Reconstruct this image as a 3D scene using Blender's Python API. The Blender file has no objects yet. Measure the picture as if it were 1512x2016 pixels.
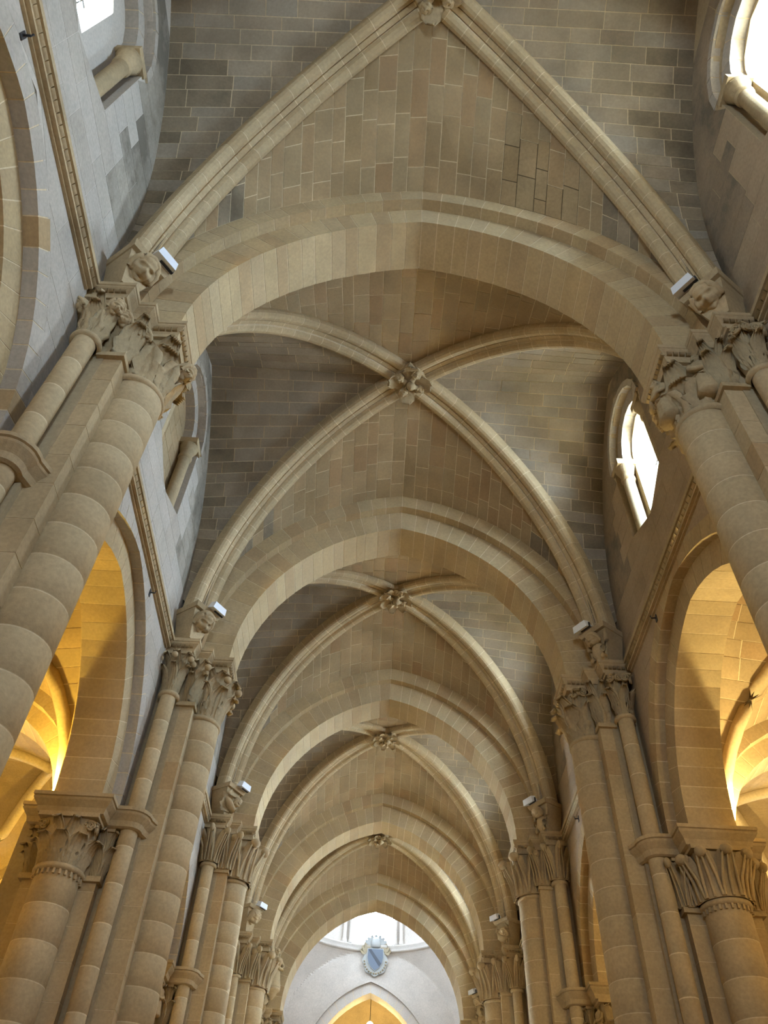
import bpy, math, random
from mathutils import Vector, Matrix
random.seed(11)
scene = bpy.context.scene
col = scene.collection
PI = math.pi
cos, sin, sqrt = math.cos, math.sin, math.sqrt

# ------------------------------------------------------------------ camera
F_PX = 1572.1
pitch, yaw, roll = math.radians(49.047), math.radians(-0.3405), math.radians(3.1267)
CAM = Vector((-0.354, 0.0, 1.6))
fw = Vector((sin(yaw) * cos(pitch), cos(yaw) * cos(pitch), sin(pitch)))
rt = Vector((cos(yaw), -sin(yaw), 0))
up = rt.cross(fw)
rt, up = cos(roll) * rt + sin(roll) * up, -sin(roll) * rt + cos(roll) * up
cd = bpy.data.cameras.new('camera')
cam = bpy.data.objects.new('camera', cd)
col.objects.link(cam)
cam.matrix_world = Matrix(((rt.x, up.x, -fw.x, CAM.x), (rt.y, up.y, -fw.y, CAM.y), (rt.z, up.z, -fw.z, CAM.z), (0, 0, 0, 1)))
cd.sensor_fit = 'VERTICAL'
cd.sensor_height = 36.0
cd.sensor_width = 27.0
cd.lens = F_PX * 36.0 / 2016.0
cd.clip_start, cd.clip_end = 0.05, 300
scene.camera = cam

# ------------------------------------------------------------------ sky, exposure, portals
SKY = 70.0
world = bpy.data.worlds.new('world')
scene.world = world
world.use_nodes = True
bg = world.node_tree.nodes['Background']
bg.inputs[0].default_value = (0.61, 0.80, 1.0, 1)
bg.inputs[1].default_value = SKY
vs = scene.view_settings
vs.view_transform = 'Standard'
vs.look = 'None'
vs.exposure = 0.12
vs.gamma = 1.0
vs.use_curve_mapping = False
cy = scene.cycles
cy.use_denoising = True
cy.max_bounces = 10
cy.diffuse_bounces = 8
cy.glossy_bounces = 2
cy.transparent_max_bounces = 8
cy.sample_clamp_indirect = 6.0
cy.use_fast_gi = False


def portal(loc, direction, w, h):
    ld = bpy.data.lights.new('window_daylight_portal', 'AREA')
    ld.shape = 'RECTANGLE'
    ld.size, ld.size_y = w, h
    ld.cycles.is_portal = True
    o = bpy.data.objects.new('window_daylight_portal', ld)
    col.objects.link(o)
    o.location = loc
    o.rotation_euler = Vector(direction).to_track_quat('-Z', 'Y').to_euler()
    return o


# ------------------------------------------------------------------ materials
def stone_mat(name, ramp, mott=0.22, stain=0.25, bump=0.25, rough=0.92, fine=0.10, tint=0.60, st=(0.55, 0.72)):
    m = bpy.data.materials.new(name)
    m.use_nodes = True
    nt = m.node_tree
    N, L = nt.nodes, nt.links
    b = N['Principled BSDF']
    b.inputs['Roughness'].default_value = rough
    b.inputs['Specular IOR Level'].default_value = 0.2
    oi = N.new('ShaderNodeObjectInfo')
    cr = N.new('ShaderNodeValToRGB')
    els = cr.color_ramp.elements
    while len(els) < len(ramp):
        els.new(0.5)
    for e, (p, c) in zip(els, ramp):
        e.position = p
        e.color = (c[0] * .90, c[1] * (.79 if tint < .75 else .845), c[2] * tint, 1)
    L.new(oi.outputs['Random'], cr.inputs[0])
    geo = N.new('ShaderNodeNewGeometry')

    def noise(scale, detail, rough_=0.55):
        n = N.new('ShaderNodeTexNoise')
        n.inputs['Scale'].default_value = scale
        n.inputs['Detail'].default_value = detail
        n.inputs['Roughness'].default_value = rough_
        L.new(geo.outputs['Position'], n.inputs['Vector'])
        return n

    def mrange(src, a, bb, c, d):
        n = N.new('ShaderNodeMapRange')
        n.inputs[1].default_value, n.inputs[2].default_value = a, bb
        n.inputs[3].default_value, n.inputs[4].default_value = c, d
        L.new(src, n.inputs[0])
        return n.outputs[0]

    def mul(a, fac):
        n = N.new('ShaderNodeMix')
        n.data_type = 'RGBA'
        n.blend_type = 'MULTIPLY'
        n.inputs[0].default_value = 1.0
        L.new(a, n.inputs[6])
        L.new(fac, n.inputs[7])
        return n.outputs[2]
    n1 = noise(1.4, 5)
    c = mul(cr.outputs[0], mrange(n1.outputs[0], 0.3, 0.7, 1 - mott, 1 + mott * 0.6))
    n2 = noise(22, 4)
    c = mul(c, mrange(n2.outputs[0], 0.3, 0.7, 1 - fine, 1 + fine))
    n3 = noise(0.7, 8, 0.7)
    mx = N.new('ShaderNodeMix')
    mx.data_type = 'RGBA'
    L.new(mrange(n3.outputs[0], st[0], st[1], 0, stain), mx.inputs[0])
    L.new(c, mx.inputs[6])
    mx.inputs[7].default_value = (0.14, 0.12, 0.09, 1)
    L.new(mx.outputs[2], b.inputs['Base Color'])
    n4 = noise(38, 5, 0.65)
    bp = N.new('ShaderNodeBump')
    bp.inputs['Strength'].default_value = bump
    bp.inputs['Distance'].default_value = 0.01
    L.new(n4.outputs[0], bp.inputs['Height'])
    L.new(bp.outputs[0], b.inputs['Normal'])
    return m


def plain_mat(name, c, rough=0.7, metal=0.0, emit=None, estr=0.0):
    m = bpy.data.materials.new(name)
    m.use_nodes = True
    nt = m.node_tree
    b = nt.nodes['Principled BSDF']
    b.inputs['Roughness'].default_value = rough
    b.inputs['Metallic'].default_value = metal
    no = nt.nodes.new('ShaderNodeTexNoise')
    no.inputs['Scale'].default_value = 30
    mr = nt.nodes.new('ShaderNodeMix')
    mr.data_type = 'RGBA'
    mr.inputs[6].default_value = (*[x * 0.88 for x in c], 1)
    mr.inputs[7].default_value = (*[min(1, x * 1.08) for x in c], 1)
    nt.links.new(no.outputs[0], mr.inputs[0])
    nt.links.new(mr.outputs[2], b.inputs['Base Color'])
    if emit:
        b.inputs['Emission Color'].default_value = (*emit, 1)
        b.inputs['Emission Strength'].default_value = estr
    return m


M = {}
M['web'] = stone_mat('sandstone_web', [(0, (.36, .29, .20)), (.35, (.42, .34, .245)), (.6, (.385, .325, .24)), (.8, (.44, .36, .26)), (1, (.38, .28, .19))])
M['webside'] = stone_mat('sandstone_web_grey', [(0, (.34, .29, .215)), (.3, (.40, .345, .265)), (.6, (.37, .335, .275)), (.85, (.42, .36, .27)), (1, (.32, .265, .20))], mott=0.28, tint=.79)
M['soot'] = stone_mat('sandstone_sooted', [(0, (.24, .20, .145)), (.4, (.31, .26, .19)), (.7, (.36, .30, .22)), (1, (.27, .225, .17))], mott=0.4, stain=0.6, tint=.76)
M['dark_joint'] = stone_mat('blackened_joint', [(0, (.12, .10, .07)), (1, (.14, .12, .085))])
M['arch'] = stone_mat('sandstone_arch', [(0, (.50, .42, .30)), (.3, (.55, .47, .34)), (.7, (.53, .46, .35)), (1, (.47, .38, .27))], mott=0.16)
M['red'] = stone_mat('sandstone_reddish', [(0, (.50, .40, .28)), (.5, (.48, .38, .265)), (1, (.52, .42, .30))], mott=0.18)
M['wall'] = stone_mat('sandstone_wall', [(0, (.50, .47, .42)), (.4, (.54, .51, .455)), (.8, (.52, .49, .43)), (1, (.48, .44, .385))], mott=0.14, stain=0.22, tint=.79)
M['walljoint'] = stone_mat('wall_joint', [(0, (.60, .57, .51)), (1, (.62, .59, .53))], mott=0.1, tint=.79)
M['warmjoint'] = stone_mat('wall_joint_warm', [(0, (.52, .46, .37)), (1, (.54, .48, .39))], mott=0.1)
M['wallstain'] = stone_mat('sandstone_wall_mould', [(0, (.46, .43, .375)), (1, (.50, .465, .40))], mott=0.3, stain=0.85, tint=.78, st=(0.44, 0.60))
M['wallwarmstain'] = stone_mat('sandstone_wall_warm_mould', [(0, (.40, .345, .26)), (1, (.43, .37, .28))], mott=0.3, stain=0.85, tint=.7, st=(0.42, 0.58))
M['wallwarm'] = stone_mat('sandstone_wall_warm', [(0, (.42, .36, .27)), (.4, (.46, .395, .30)), (.8, (.44, .375, .285)), (1, (.40, .34, .25))], mott=0.16, stain=0.25, tint=.68)
M['shaft'] = stone_mat('sandstone_shaft', [(0, (.52, .44, .33)), (.4, (.56, .49, .38)), (.8, (.53, .46, .35)), (1, (.49, .41, .30))], mott=0.14, stain=0.12)
M['carved'] = stone_mat('sandstone_carved', [(0, (.50, .43, .32)), (1, (.54, .46, .35))], mott=0.25, stain=0.3, bump=0.5)
M['mortar'] = stone_mat('lime_mortar', [(0, (.76, .71, .60)), (1, (.78, .73, .62))], mott=0.12, stain=0.15, bump=0.1)
M['core'] = stone_mat('rubble_core', [(0, (.45, .40, .32)), (1, (.45, .40, .32))], mott=0.1)
M['pale'] = stone_mat('pale_crossing_stone', [(0, (.60, .58, .53)), (1, (.64, .62, .57))], mott=0.1, stain=0.06, tint=.84)
M['floor'] = stone_mat('floor_flagstone', [(0, (.36, .31, .25)), (1, (.40, .35, .28))], mott=0.15)
M['white'] = plain_mat('white_enamel', (.82, .83, .85), 0.4)
M['black'] = plain_mat('black_metal', (.02, .02, .022), 0.5)
M['hole'] = plain_mat('dark_hole', (.01, .01, .01), 0.9)
M['lens'] = plain_mat('lamp_lens', (.6, .6, .62), 0.2)
M['slate'] = plain_mat('blue_grey_paint', (.10, .125, .17), 0.5)
M['navy'] = plain_mat('dark_band_paint', (.035, .04, .055), 0.5)
M['silver'] = plain_mat('silvered_wood', (.34, .34, .33), 0.5)
M['gilt'] = plain_mat('dulled_gilding', (.30, .24, .15), 0.5)
M['glow'] = plain_mat('lamp_glow', (1, .9, .6), 0.4, emit=(1, .80, .42), estr=30)
M['glass'] = bpy.data.materials.new('window_glass')
M['glass'].use_nodes = True
_nt = M['glass'].node_tree
_t = _nt.nodes.new('ShaderNodeBsdfTransparent')
_t.inputs[0].default_value = (.95, .97, 1, 1)
_g = _nt.nodes.new('ShaderNodeBsdfGlossy')
_g.inputs['Roughness'].default_value = 0.1
_mx = _nt.nodes.new('ShaderNodeMixShader')
_no = _nt.nodes.new('ShaderNodeTexNoise')
_mr = _nt.nodes.new('ShaderNodeMapRange')
_mr.inputs[3].default_value, _mr.inputs[4].default_value = .03, .09
_nt.links.new(_no.outputs[0], _mr.inputs[0])
_nt.links.new(_mr.outputs[0], _mx.inputs[0])
_nt.links.new(_t.outputs[0], _mx.inputs[1])
_nt.links.new(_g.outputs[0], _mx.inputs[2])
_nt.links.new(_mx.outputs[0], _nt.nodes['Material Output'].inputs[0])


# ------------------------------------------------------------------ helpers
def me_new(name, V, F, mat, smooth=False):
    me = bpy.data.meshes.new(name)
    me.from_pydata([tuple(v) for v in V], [], F)
    me.materials.append(mat)
    if smooth:
        me.polygons.foreach_set('use_smooth', [True] * len(me.polygons))
    return me


def link(name, me, parent=None, mat=None):
    """link an object; a part of a top-level thing gets the inverse of its base"""
    o = bpy.data.objects.new(name, me)
    col.objects.link(o)
    if parent is not None:
        o.parent = parent
        if parent.parent is None:
            o.matrix_parent_inverse = Matrix.Translation(-parent.location)
    return o


def tag(o, label, cat=None, group=None, kind=None):
    o['label'] = label
    if cat:
        o['category'] = cat
    if group:
        o['group'] = group
    if kind:
        o['kind'] = kind
    return o


def thing(name, loc, label, cat, group=None, kind=None):
    o = bpy.data.objects.new(name, None)
    col.objects.link(o)
    o.location = loc
    o.empty_display_size = 0.2
    return tag(o, label, cat, group, kind)


class MB:
    def __init__(s):
        s.V, s.F = [], []

    def add(s, V, F):
        k = len(s.V)
        s.V += [tuple(v) for v in V]
        s.F += [tuple(i + k for i in f) for f in F]
        return s

    def hexa(s, P):
        return s.add(P, HEXF)

    def box(s, x0, x1, y0, y1, z0, z1):
        return s.hexa([(x0, y0, z0), (x1, y0, z0), (x1, y1, z0), (x0, y1, z0), (x0, y0, z1), (x1, y0, z1), (x1, y1, z1), (x0, y1, z1)])

    def xf(s, mat):
        s.V = [tuple(mat @ Vector(v)) for v in s.V]
        return s

    def mesh(s, name, mat, smooth=False):
        return me_new(name, s.V, s.F, mat, smooth)

    def build(s, name, mat, parent=None, smooth=False):
        return link(name, s.mesh(name, mat, smooth), parent)


HEXT = [(0, 1, 2), (0, 2, 3), (4, 7, 6, 5), (0, 4, 5, 1), (1, 5, 6, 2), (2, 6, 7, 3), (3, 7, 4, 0)]
HEXF = [(0, 1, 2, 3), (4, 7, 6, 5), (0, 4, 5, 1), (1, 5, 6, 2), (2, 6, 7, 3), (3, 7, 4, 0)]


def lerp(a, b, t):
    return a + (b - a) * t


def quad_stone(a, b, c, d, n, g=0.013, t=0.06, jit=.0035):
    """stone slab filling the quad a b c d (surface), shrunk by the joint, pushed t into the wall"""
    lu = max(((b - a).length + (c - d).length) / 2, 1e-4)
    lv = max(((d - a).length + (c - b).length) / 2, 1e-4)
    fu, fv = min(.4, g / lu / 2), min(.4, g / lv / 2)

    def P(u, v):
        return lerp(lerp(a, b, u), lerp(d, c, u), v)
    fr = [P(fu, fv), P(1 - fu, fv), P(1 - fu, 1 - fv), P(fu, 1 - fv)]
    j = random.uniform(-jit, jit)
    return [p + n * j for p in fr] + [p - n * t for p in fr], HEXT


def splits(n0, length, piece, jit=0.25, off=None):
    """cut 0..1 into pieces of about `piece` metres; returns the cut list"""
    if length < piece * 1.4:
        return [0, 1]
    o = random.uniform(.3, 1.0) if off is None else off
    c = [0.0]
    x = o * piece
    while x < length - .4 * piece:
        c.append(x / length)
        x += piece * random.uniform(1 - jit, 1 + jit)
    c.append(1.0)
    return c


def lathe(prof, n=20, a0=0.0, a1=2 * PI):
    full = abs(a1 - a0 - 2 * PI) < 1e-6
    m = n if full else n + 1
    V, F = [], []
    for r, z in prof:
        for i in range(m):
            a = a0 + (a1 - a0) * i / n
            V.append((r * cos(a), r * sin(a), z))
    for k in range(len(prof) - 1):
        for i in range(n):
            j = (i + 1) % m
            F.append((k * m + i, k * m + j, (k + 1) * m + j, (k + 1) * m + i))
    return V, F


def tube(path, r, n=8):
    V, F = [], []
    for k, p in enumerate(path):
        p = Vector(p)
        d = (Vector(path[min(k + 1, len(path) - 1)]) - Vector(path[max(k - 1, 0)])).normalized()
        a = d.orthogonal().normalized()
        b = d.cross(a)
        rr = r[k] if isinstance(r, (list, tuple)) else r
        for i in range(n):
            t = 2 * PI * i / n
            V.append(p + a * (rr * cos(t)) + b * (rr * sin(t)))
    for k in range(len(path) - 1):
        for i in range(n):
            j = (i + 1) % n
            F.append((k * n + i, k * n + j, (k + 1) * n + j, (k + 1) * n + i))
    F.append(tuple(range(n)))
    F.append(tuple(range((len(path) - 1) * n, len(path) * n)))
    return V, F


def offset_line(P, o):
    """offset an open plan polyline to its left by o (mitred)"""
    out = []
    for i, p in enumerate(P):
        ns = []
        if i > 0:
            d = (p - P[i - 1]).normalized()
            ns.append(Vector((-d.y, d.x)))
        if i < len(P) - 1:
            d = (P[i + 1] - p).normalized()
            ns.append(Vector((-d.y, d.x)))
        if len(ns) == 1:
            out.append(p + ns[0] * o)
        else:
            m = ns[0] + ns[1]
            m = m / max(m.dot(ns[0]), .35)
            out.append(p + m * o)
    return out


# ------------------------------------------------------------------ dimensions (metres)
YP = [-0.95, 5.72, 12.95, 19.60, 26.62, 33.0]      # pier lines; the first stands behind the camera
UW = 4.42                                           # nave wall face
ZI = 11.44                                          # top of the nave impost
ZA = 7.95                                           # top of the arcade impost
T_HS, T_RISE = 3.30, 4.03                           # transverse arch
T_E = (T_RISE ** 2 - T_HS ** 2) / (2 * T_HS)
T_R = T_HS + T_E
SIDE = {-1: 'left', 1: 'right'}


def arch2(hs, rise):
    e = (rise * rise - hs * hs) / (2 * hs)
    return e, hs + e


def arch_ring(hs, rise, r_add0, r_add1, n, mapf, d0, d1, part, mat, gap=0.015, joined=False, reds=0.0, f_lo=0.0):
    """voussoirs of a two-centred arch between radii R+r_add0 and R+r_add1; mapf(h, v, d) -> point.
    part = the mortar ring that carries them"""
    e, R = arch2(hs, rise)
    r0, r1 = R + r_add0, R + r_add1
    jm = MB()
    for sd in (-1, 1):
        fs = [f_lo + (1 - f_lo) * i / n for i in range(n + 1)]
        fs = [fs[0]] + [f + random.uniform(-.12, .12) / n for f in fs[1:-1]] + [fs[-1]]
        L0 = r0 * math.acos(e / r0)
        for f0, f1 in zip(fs[:-1], fs[1:]):
            g0 = f0 + gap / L0 / 2
            g1 = f1 - gap / L0 / 2

            def P(f, r, d):
                a = f * math.acos(e / r)
                return mapf(sd * (-e + r * cos(a)), r * sin(a), d)
            V = [P(g0, r0, d0), P(g1, r0, d0), P(g1, r1, d0), P(g0, r1, d0), P(g0, r0, d1), P(g1, r0, d1), P(g1, r1, d1), P(g0, r1, d1)]
            if joined:
                jm.hexa(V)
            else:
                m = M['red'] if random.random() < reds else mat
                link('voussoir', me_new('voussoir', V, HEXF, m), part)
    if joined:
        o = jm.build('voussoirs', mat, part)
        o['kind'] = 'stuff'


def arch_core(hs, rise, ra, rb, mapf, d0, d1, ins=0.005, n=40):
    e, R = arch2(hs, rise)
    r0, r1 = R + ra + ins, R + rb - ins
    s = 1 if d1 > d0 else -1
    d0, d1 = d0 + s * ins, d1 - s * ins
    mb = MB()
    for sd in (-1, 1):
        for i in range(n):
            def P(f, r, d):
                a = f * math.acos(e / r)
                return mapf(sd * (-e + r * cos(a)), r * sin(a), d)
            f0, f1 = i / n, (i + 1) / n
            mb.hexa([P(f0, r0, d0), P(f1, r0, d0), P(f1, r1, d0), P(f0, r1, d0), P(f0, r0, d1), P(f1, r0, d1), P(f1, r1, d1), P(f0, r1, d1)])
    return mb


# ------------------------------------------------------------------ shared carved meshes
def leaf_mesh(w=1.0, h=1.0, curl=0.35, lobes=3, ribs=5, thick=0.05, name='leaf', bow=0.18):
    """an upright leaf, base at the origin, rising along +z, curling towards +y at its tip; width along x"""
    nu, nv = 10, 9
    V, F = [], []
    for back in (0, 1):
        for j in range(nv + 1):
            v = j / nv
            if v < .75:
                y = bow * v * v
                z = h * v * 0.95
            else:
                q = (v - .75) / .25
                y = bow * .5625 + curl * (q - .15 * q * q)
                z = h * (.7125 + .28 * sin(q * 2.3) - .05 * q)
            wid = w * .5 * (0.62 + .5 * sin(PI * min(1, v * 1.05))) * (1 - max(0, v - .8) * 2.6)
            wid *= 1 + .13 * sin(v * lobes * 2 * PI)
            for i in range(nu + 1):
                u = -1 + 2 * i / nu
                rib = .05 * cos(u * ribs * PI) * (1 - v * .4)
                yy = y + rib - .10 * u * u * (1 - v) - (thick if back else 0)
                V.append((wid * u, yy, z))
    m = (nu + 1) * (nv + 1)
    for j in range(nv):
        for i in range(nu):
            a = j * (nu + 1) + i
            F.append((a, a + 1, a + nu + 2, a + nu + 1))
            F.append((m + a, m + a + nu + 1, m + a + nu + 2, m + a + 1))
    for j in range(nv):
        for i in (0, nu):
            a = j * (nu + 1) + i
            F.append((a, a + nu + 1, m + a + nu + 1, m + a))
    for i in range(nu):
        a = nv * (nu + 1) + i
        F.append((a, a + 1, m + a + 1, m + a))
    return me_new(name, V, F, M['carved'], True)


def crocket_mesh():
    """a plain tapering strap that ends in a rolled ball"""
    mb = MB()
    nv = 8
    V, F = [], []
    for j in range(nv + 1):
        v = j / nv
        y = .22 * v ** 2.2
        z = v * .9
        w = .26 * (1 - .45 * v)
        t = .10
        V += [(-w, y - .02, z), (-w * .55, y + t, z), (w * .55, y + t, z), (w, y - .02, z)]
    for j in range(nv):
        for i in range(3):
            a = j * 4 + i
            F.append((a, a + 1, a + 5, a + 4))
    mb.add(V, F)
    V, F = lathe([(.001, -.12), (.07, -.10), (.11, -.04), (.115, .03), (.08, .09), (.001, .12)], 12)
    mb.add([(v[2] * 1.1, v[0] + .33, v[1] + .86) for v in V], F)
    for w in (-.17, 0, .17):
        mb.add(*tube([(w, .10, .02), (w * .9, .17, .4), (w * .6, .34, .8)], [.035, .035, .02], 6))
    return mb.mesh('crocket', M['carved'], True)


def volute_mesh():
    """a spiral scroll; centre at origin, disc in the xz plane, thickness along y"""
    path = []
    r = []
    for i in range(34):
        a = i / 33 * 2.3 * 2 * PI
        q = 1 - i / 33 * .86
        path.append((q * .16 * cos(a), .02 * (1 - q), q * .16 * sin(a)))
        r.append(.036 * (.5 + .5 * q))
    mb = MB()
    mb.add(*tube(path, r, 6))
    V, F = lathe([(.001, -.05), (.13, -.05), (.13, .0), (.001, .0)], 14)
    mb.add([(v[0], v[2], v[1]) for v in V], F)
    return mb.mesh('volute', M['carved'], True)


def head_mesh():
    """a small carved human head looking along +y, chin down, unit about 0.3 m high"""
    nu, nv = 60, 44
    V, F = [], []

    def ga(x, s):
        return math.exp(-(x / s) ** 2)
    for j in range(nv + 1):
        th = PI * j / nv
        for i in range(nu):
            ph = 2 * PI * i / nu
            x, y, z = sin(th) * sin(ph), sin(th) * cos(ph), cos(th)
            px, py, pz = x * .115, y * .125, z * .155
            if pz < -.03:
                k = (-pz - .03) / .125
                px *= 1 - .35 * k
                py *= 1 - .12 * k
            if y > 0.1:
                py += .060 * ga(px, .022) * ga(pz + .012, .035) * (1 if pz < .03 else ga(pz - .03, .02))   # nose
                for sx in (-1, 1):
                    py -= .042 * ga(px - sx * .048, .027) * ga(pz - .022, .020)                              # sockets
                    py += .016 * ga(px - sx * .045, .012) * ga(pz - .022, .010)                              # eyeballs
                    py += .010 * ga(px - sx * .06, .03) * ga(pz + .035, .03)                                 # cheeks
                py -= .030 * ga(px, .045) * ga(pz + .080, .010)                                               # mouth
                py += .012 * ga(px, .035) * ga(pz + .066, .009) + .010 * ga(px, .03) * ga(pz + .09, .009)     # lips
                py += .026 * ga(px, .035) * ga(pz + .125, .022)                                              # chin
                py += .020 * ga(pz - .052, .014) * ga(px, .09)                                               # brow
            hair = max(0, min(1, (z - .42) * 6)) if y > 0 else max(0, min(1, (z + .55) * 4))
            if y > 0 and abs(x) > .78 and z > -.5:
                hair = 1
            k = 1 + .17 * hair * (1 + .25 * sin(ph * 16) * (1 - abs(z)))
            V.append((px * k, py * k, pz * k))
    for j in range(nv):
        for i in range(nu):
            a, b = j * nu + i, j * nu + (i + 1) % nu
            F.append((a, b, b + nu, a + nu))
    mb = MB().add(V, F)
    hp = [(.125 * cos(a), .045 + .02 * sin(a), .155 * sin(a) - .01) for a in [PI * (-.12 + 1.24 * i / 18) for i in range(19)]]
    mb.add(*tube(hp, [.028 + .006 * (i % 2) for i in range(19)], 8))
    mb.add(*tube([(0, -.03, -.22), (0, -.02, -.14), (0, -.01, -.08)], [.08, .07, .07], 12))
    return mb.mesh('head', M['carved'], True)


ME = dict(leaf=leaf_mesh(), tall=leaf_mesh(w=.8, h=1.0, curl=.30, lobes=2, ribs=4, bow=.12, name='tall_leaf'),
          crocket=crocket_mesh(), volute=volute_mesh(), head=head_mesh())


def place(name, me, parent, loc, rz=0.0, sc=1.0, rx=0.0, sy=1):
    o = link(name, me, parent)
    S = Matrix.Diagonal((sc, sc * sy, sc, 1)) if not isinstance(sc, tuple) else Matrix.Diagonal((*sc, 1))
    o.matrix_basis = Matrix.Translation(loc) @ Matrix.Rotation(rz, 4, 'Z') @ Matrix.Rotation(rx, 4, 'X') @ S
    return o


def bell_loft(mb, cx, cy_, hx0, hy0, hx1, hy1, z0, z1, round0=True, n=32, power1=7):
    """capital body: circle (or rounded square) at the bottom, rectangle at the top"""
    rows = 8
    V, F = [], []
    for k in range(rows + 1):
        q = k / rows
        fl = q ** 2.4
        ax, ay = lerp(hx0, hx1, fl), lerp(hy0, hy1, fl)
        pw = lerp(2 if round0 else 8, power1, q ** 1.5)
        for i in range(n):
            a = 2 * PI * i / n
            c, s = cos(a), sin(a)
            d = (abs(c) ** pw + abs(s) ** pw) ** (-1 / pw)
            V.append((cx + ax * d * c, cy_ + ay * d * s, lerp(z0, z1, q)))
    for k in range(rows):
        for i in range(n):
            j = (i + 1) % n
            F.append((k * n + i, k * n + j, (k + 1) * n + j, (k + 1) * n + i))
    F.append(tuple(range(rows * n, rows * n + n)))
    mb.add(V, F)


def capital(pier, name, cx, cy_, rx, ry, tx, ty, z0, z1, style, angs, round0=True, sc=1.0):
    """carved capital: bell with leaves (parts of the capital) set at the given outward angles"""
    mb = MB()
    h = z1 - z0
    bell_loft(mb, cx, cy_, rx, ry, tx * .86, ty * .86, z0 + .04, z1 - .05, round0)
    mb.box(cx - tx, cx + tx, cy_ - ty, cy_ + ty, z1 - .07, z1)
    cap = mb.build(name, M['carved'], pier)
    # necking roll
    if round0:
        V, F = lathe([(rx + .005, -.05), (rx + .045, -.035), (rx + .055, 0), (rx + .045, .035), (rx + .005, .05)], 28)
        nk = MB().add(V, F).xf(Matrix.Translation((cx, cy_, z0 + .03)))
    else:
        nk = MB().box(cx - rx - .045, cx + rx + .045, cy_ - ry - .045, cy_ + ry + .045, z0 - .01, z0 + .07)
    nk.build('necking', M['carved'], cap, round0)
    for i, a in enumerate(angs):
        dx, dy = cos(a), sin(a)
        k = 1 / max(abs(dx) / rx, abs(dy) / ry) if not round0 else rx
        base = Vector((cx + dx * (k - .01), cy_ + dy * (k - .01), z0 + .06))
        rz = a - PI / 2
        if style == 'crocket':
            place('crocket', ME['crocket'], cap, base, rz, (h * .86 * sc, h * .95, h * .88))
        elif style == 'acanthus':
            place('leaf', ME['leaf'], cap, base + Vector((dx, dy, 0)) * .03, rz, (h * .40 * sc, h * .68, h * .56))
            if round0 and i < len(angs) - 1:
                am = (a + angs[i + 1]) / 2
                ex = Vector((cos(am), sin(am), 0))
                place('leaf', ME['tall'], cap, Vector((cx, cy_, z0 + .08)) + ex * (rx - .01), am - PI / 2, (h * .36 * sc, h * .85, h * .86))
                if i in (0, len(angs) - 2):
                    for w_ in (-1, 1):
                        place('volute', ME['volute'], cap, Vector((cx, cy_, z1 - .17)) + ex * (rx + .14) + Vector((-ex.y, ex.x, 0)) * (.07 * w_), am - PI / 2 + w_ * .7, h * .62)
            elif not round0:
                place('leaf', ME['tall'], cap, base, rz, (h * .36 * sc, h * .8, h * .92))
        elif style == 'heads':
            place('leaf', ME['leaf'], cap, base + Vector((dx, dy, 0)) * .015, rz, (h * .52 * sc, h * .55, h * .62))
            if i % 2 == 0:
                place('head', ME['head'], cap, base + Vector((dx, dy, 0)) * .13 * h / .9 + Vector((0, 0, h * .62)), rz, h * .85, -.6)
            else:
                place('leaf', ME['tall'], cap, base, rz, (h * .42 * sc, h * .7, h * .9))
        elif style == 'plain_leaf':
            place('leaf', ME['tall'], cap, base, rz, (h * .62 * sc, h * .8, h * .92))
            place('leaf', ME['leaf'], cap, base + Vector((dx, dy, 0)) * .02, rz, (h * .34 * sc, h * .62, h * .60))
            place('ball', ME_ball(), cap, base + Vector((dx, dy, 0)) * .24 * h + Vector((0, 0, h * .70)), 0, h * .065)
        elif style == 'figures':
            place('leaf', ME['leaf'], cap, base, rz, (h * .5 * sc, h * .5, h * .5))
            if i % 2 == 0:
                place('figure', ME_figure(), cap, base + Vector((dx, dy, 0)) * .10 + Vector((0, 0, h * .12)), rz, h * .8)
            else:
                place('leaf', ME['tall'], cap, base, rz, (h * .42 * sc, h * .7, h * .9))
    return cap


def dentils(cap, cx, cy_, r, z):
    mb = MB()
    n = 26
    for i in range(n):
        a = 2 * PI * i / n
        b = MB().box(-.016, .016, -.02, .02, -.035, .035)
        b.xf(Matrix.Translation((cx + r * cos(a), cy_ + r * sin(a), z)) @ Matrix.Rotation(a - PI / 2, 4, 'Z'))
        mb.add(b.V, b.F)
    o = mb.build('dentil_row', M['carved'], cap)
    o['kind'] = 'stuff'


def ME_ball():
    if 'ball' not in ME:
        V, F = lathe([(.001, -1), (.5, -.87), (.87, -.5), (1, 0), (.87, .5), (.5, .87), (.001, 1)], 14)
        ME['ball'] = me_new('ball', V, F, M['carved'], True)
    return ME['ball']


def ME_dark():
    if 'dark_ball' not in ME:
        ME['dark_ball'] = ME_ball().copy()
        ME['dark_ball'].materials[0] = M['gilt']
        ME['tall_silver'] = ME['tall'].copy()
        ME['tall_silver'].materials[0] = M['silver']
        ME['leaf_silver'] = ME['leaf'].copy()
        ME['leaf_silver'].materials[0] = M['gilt']
    return ME['dark_ball']


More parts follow.
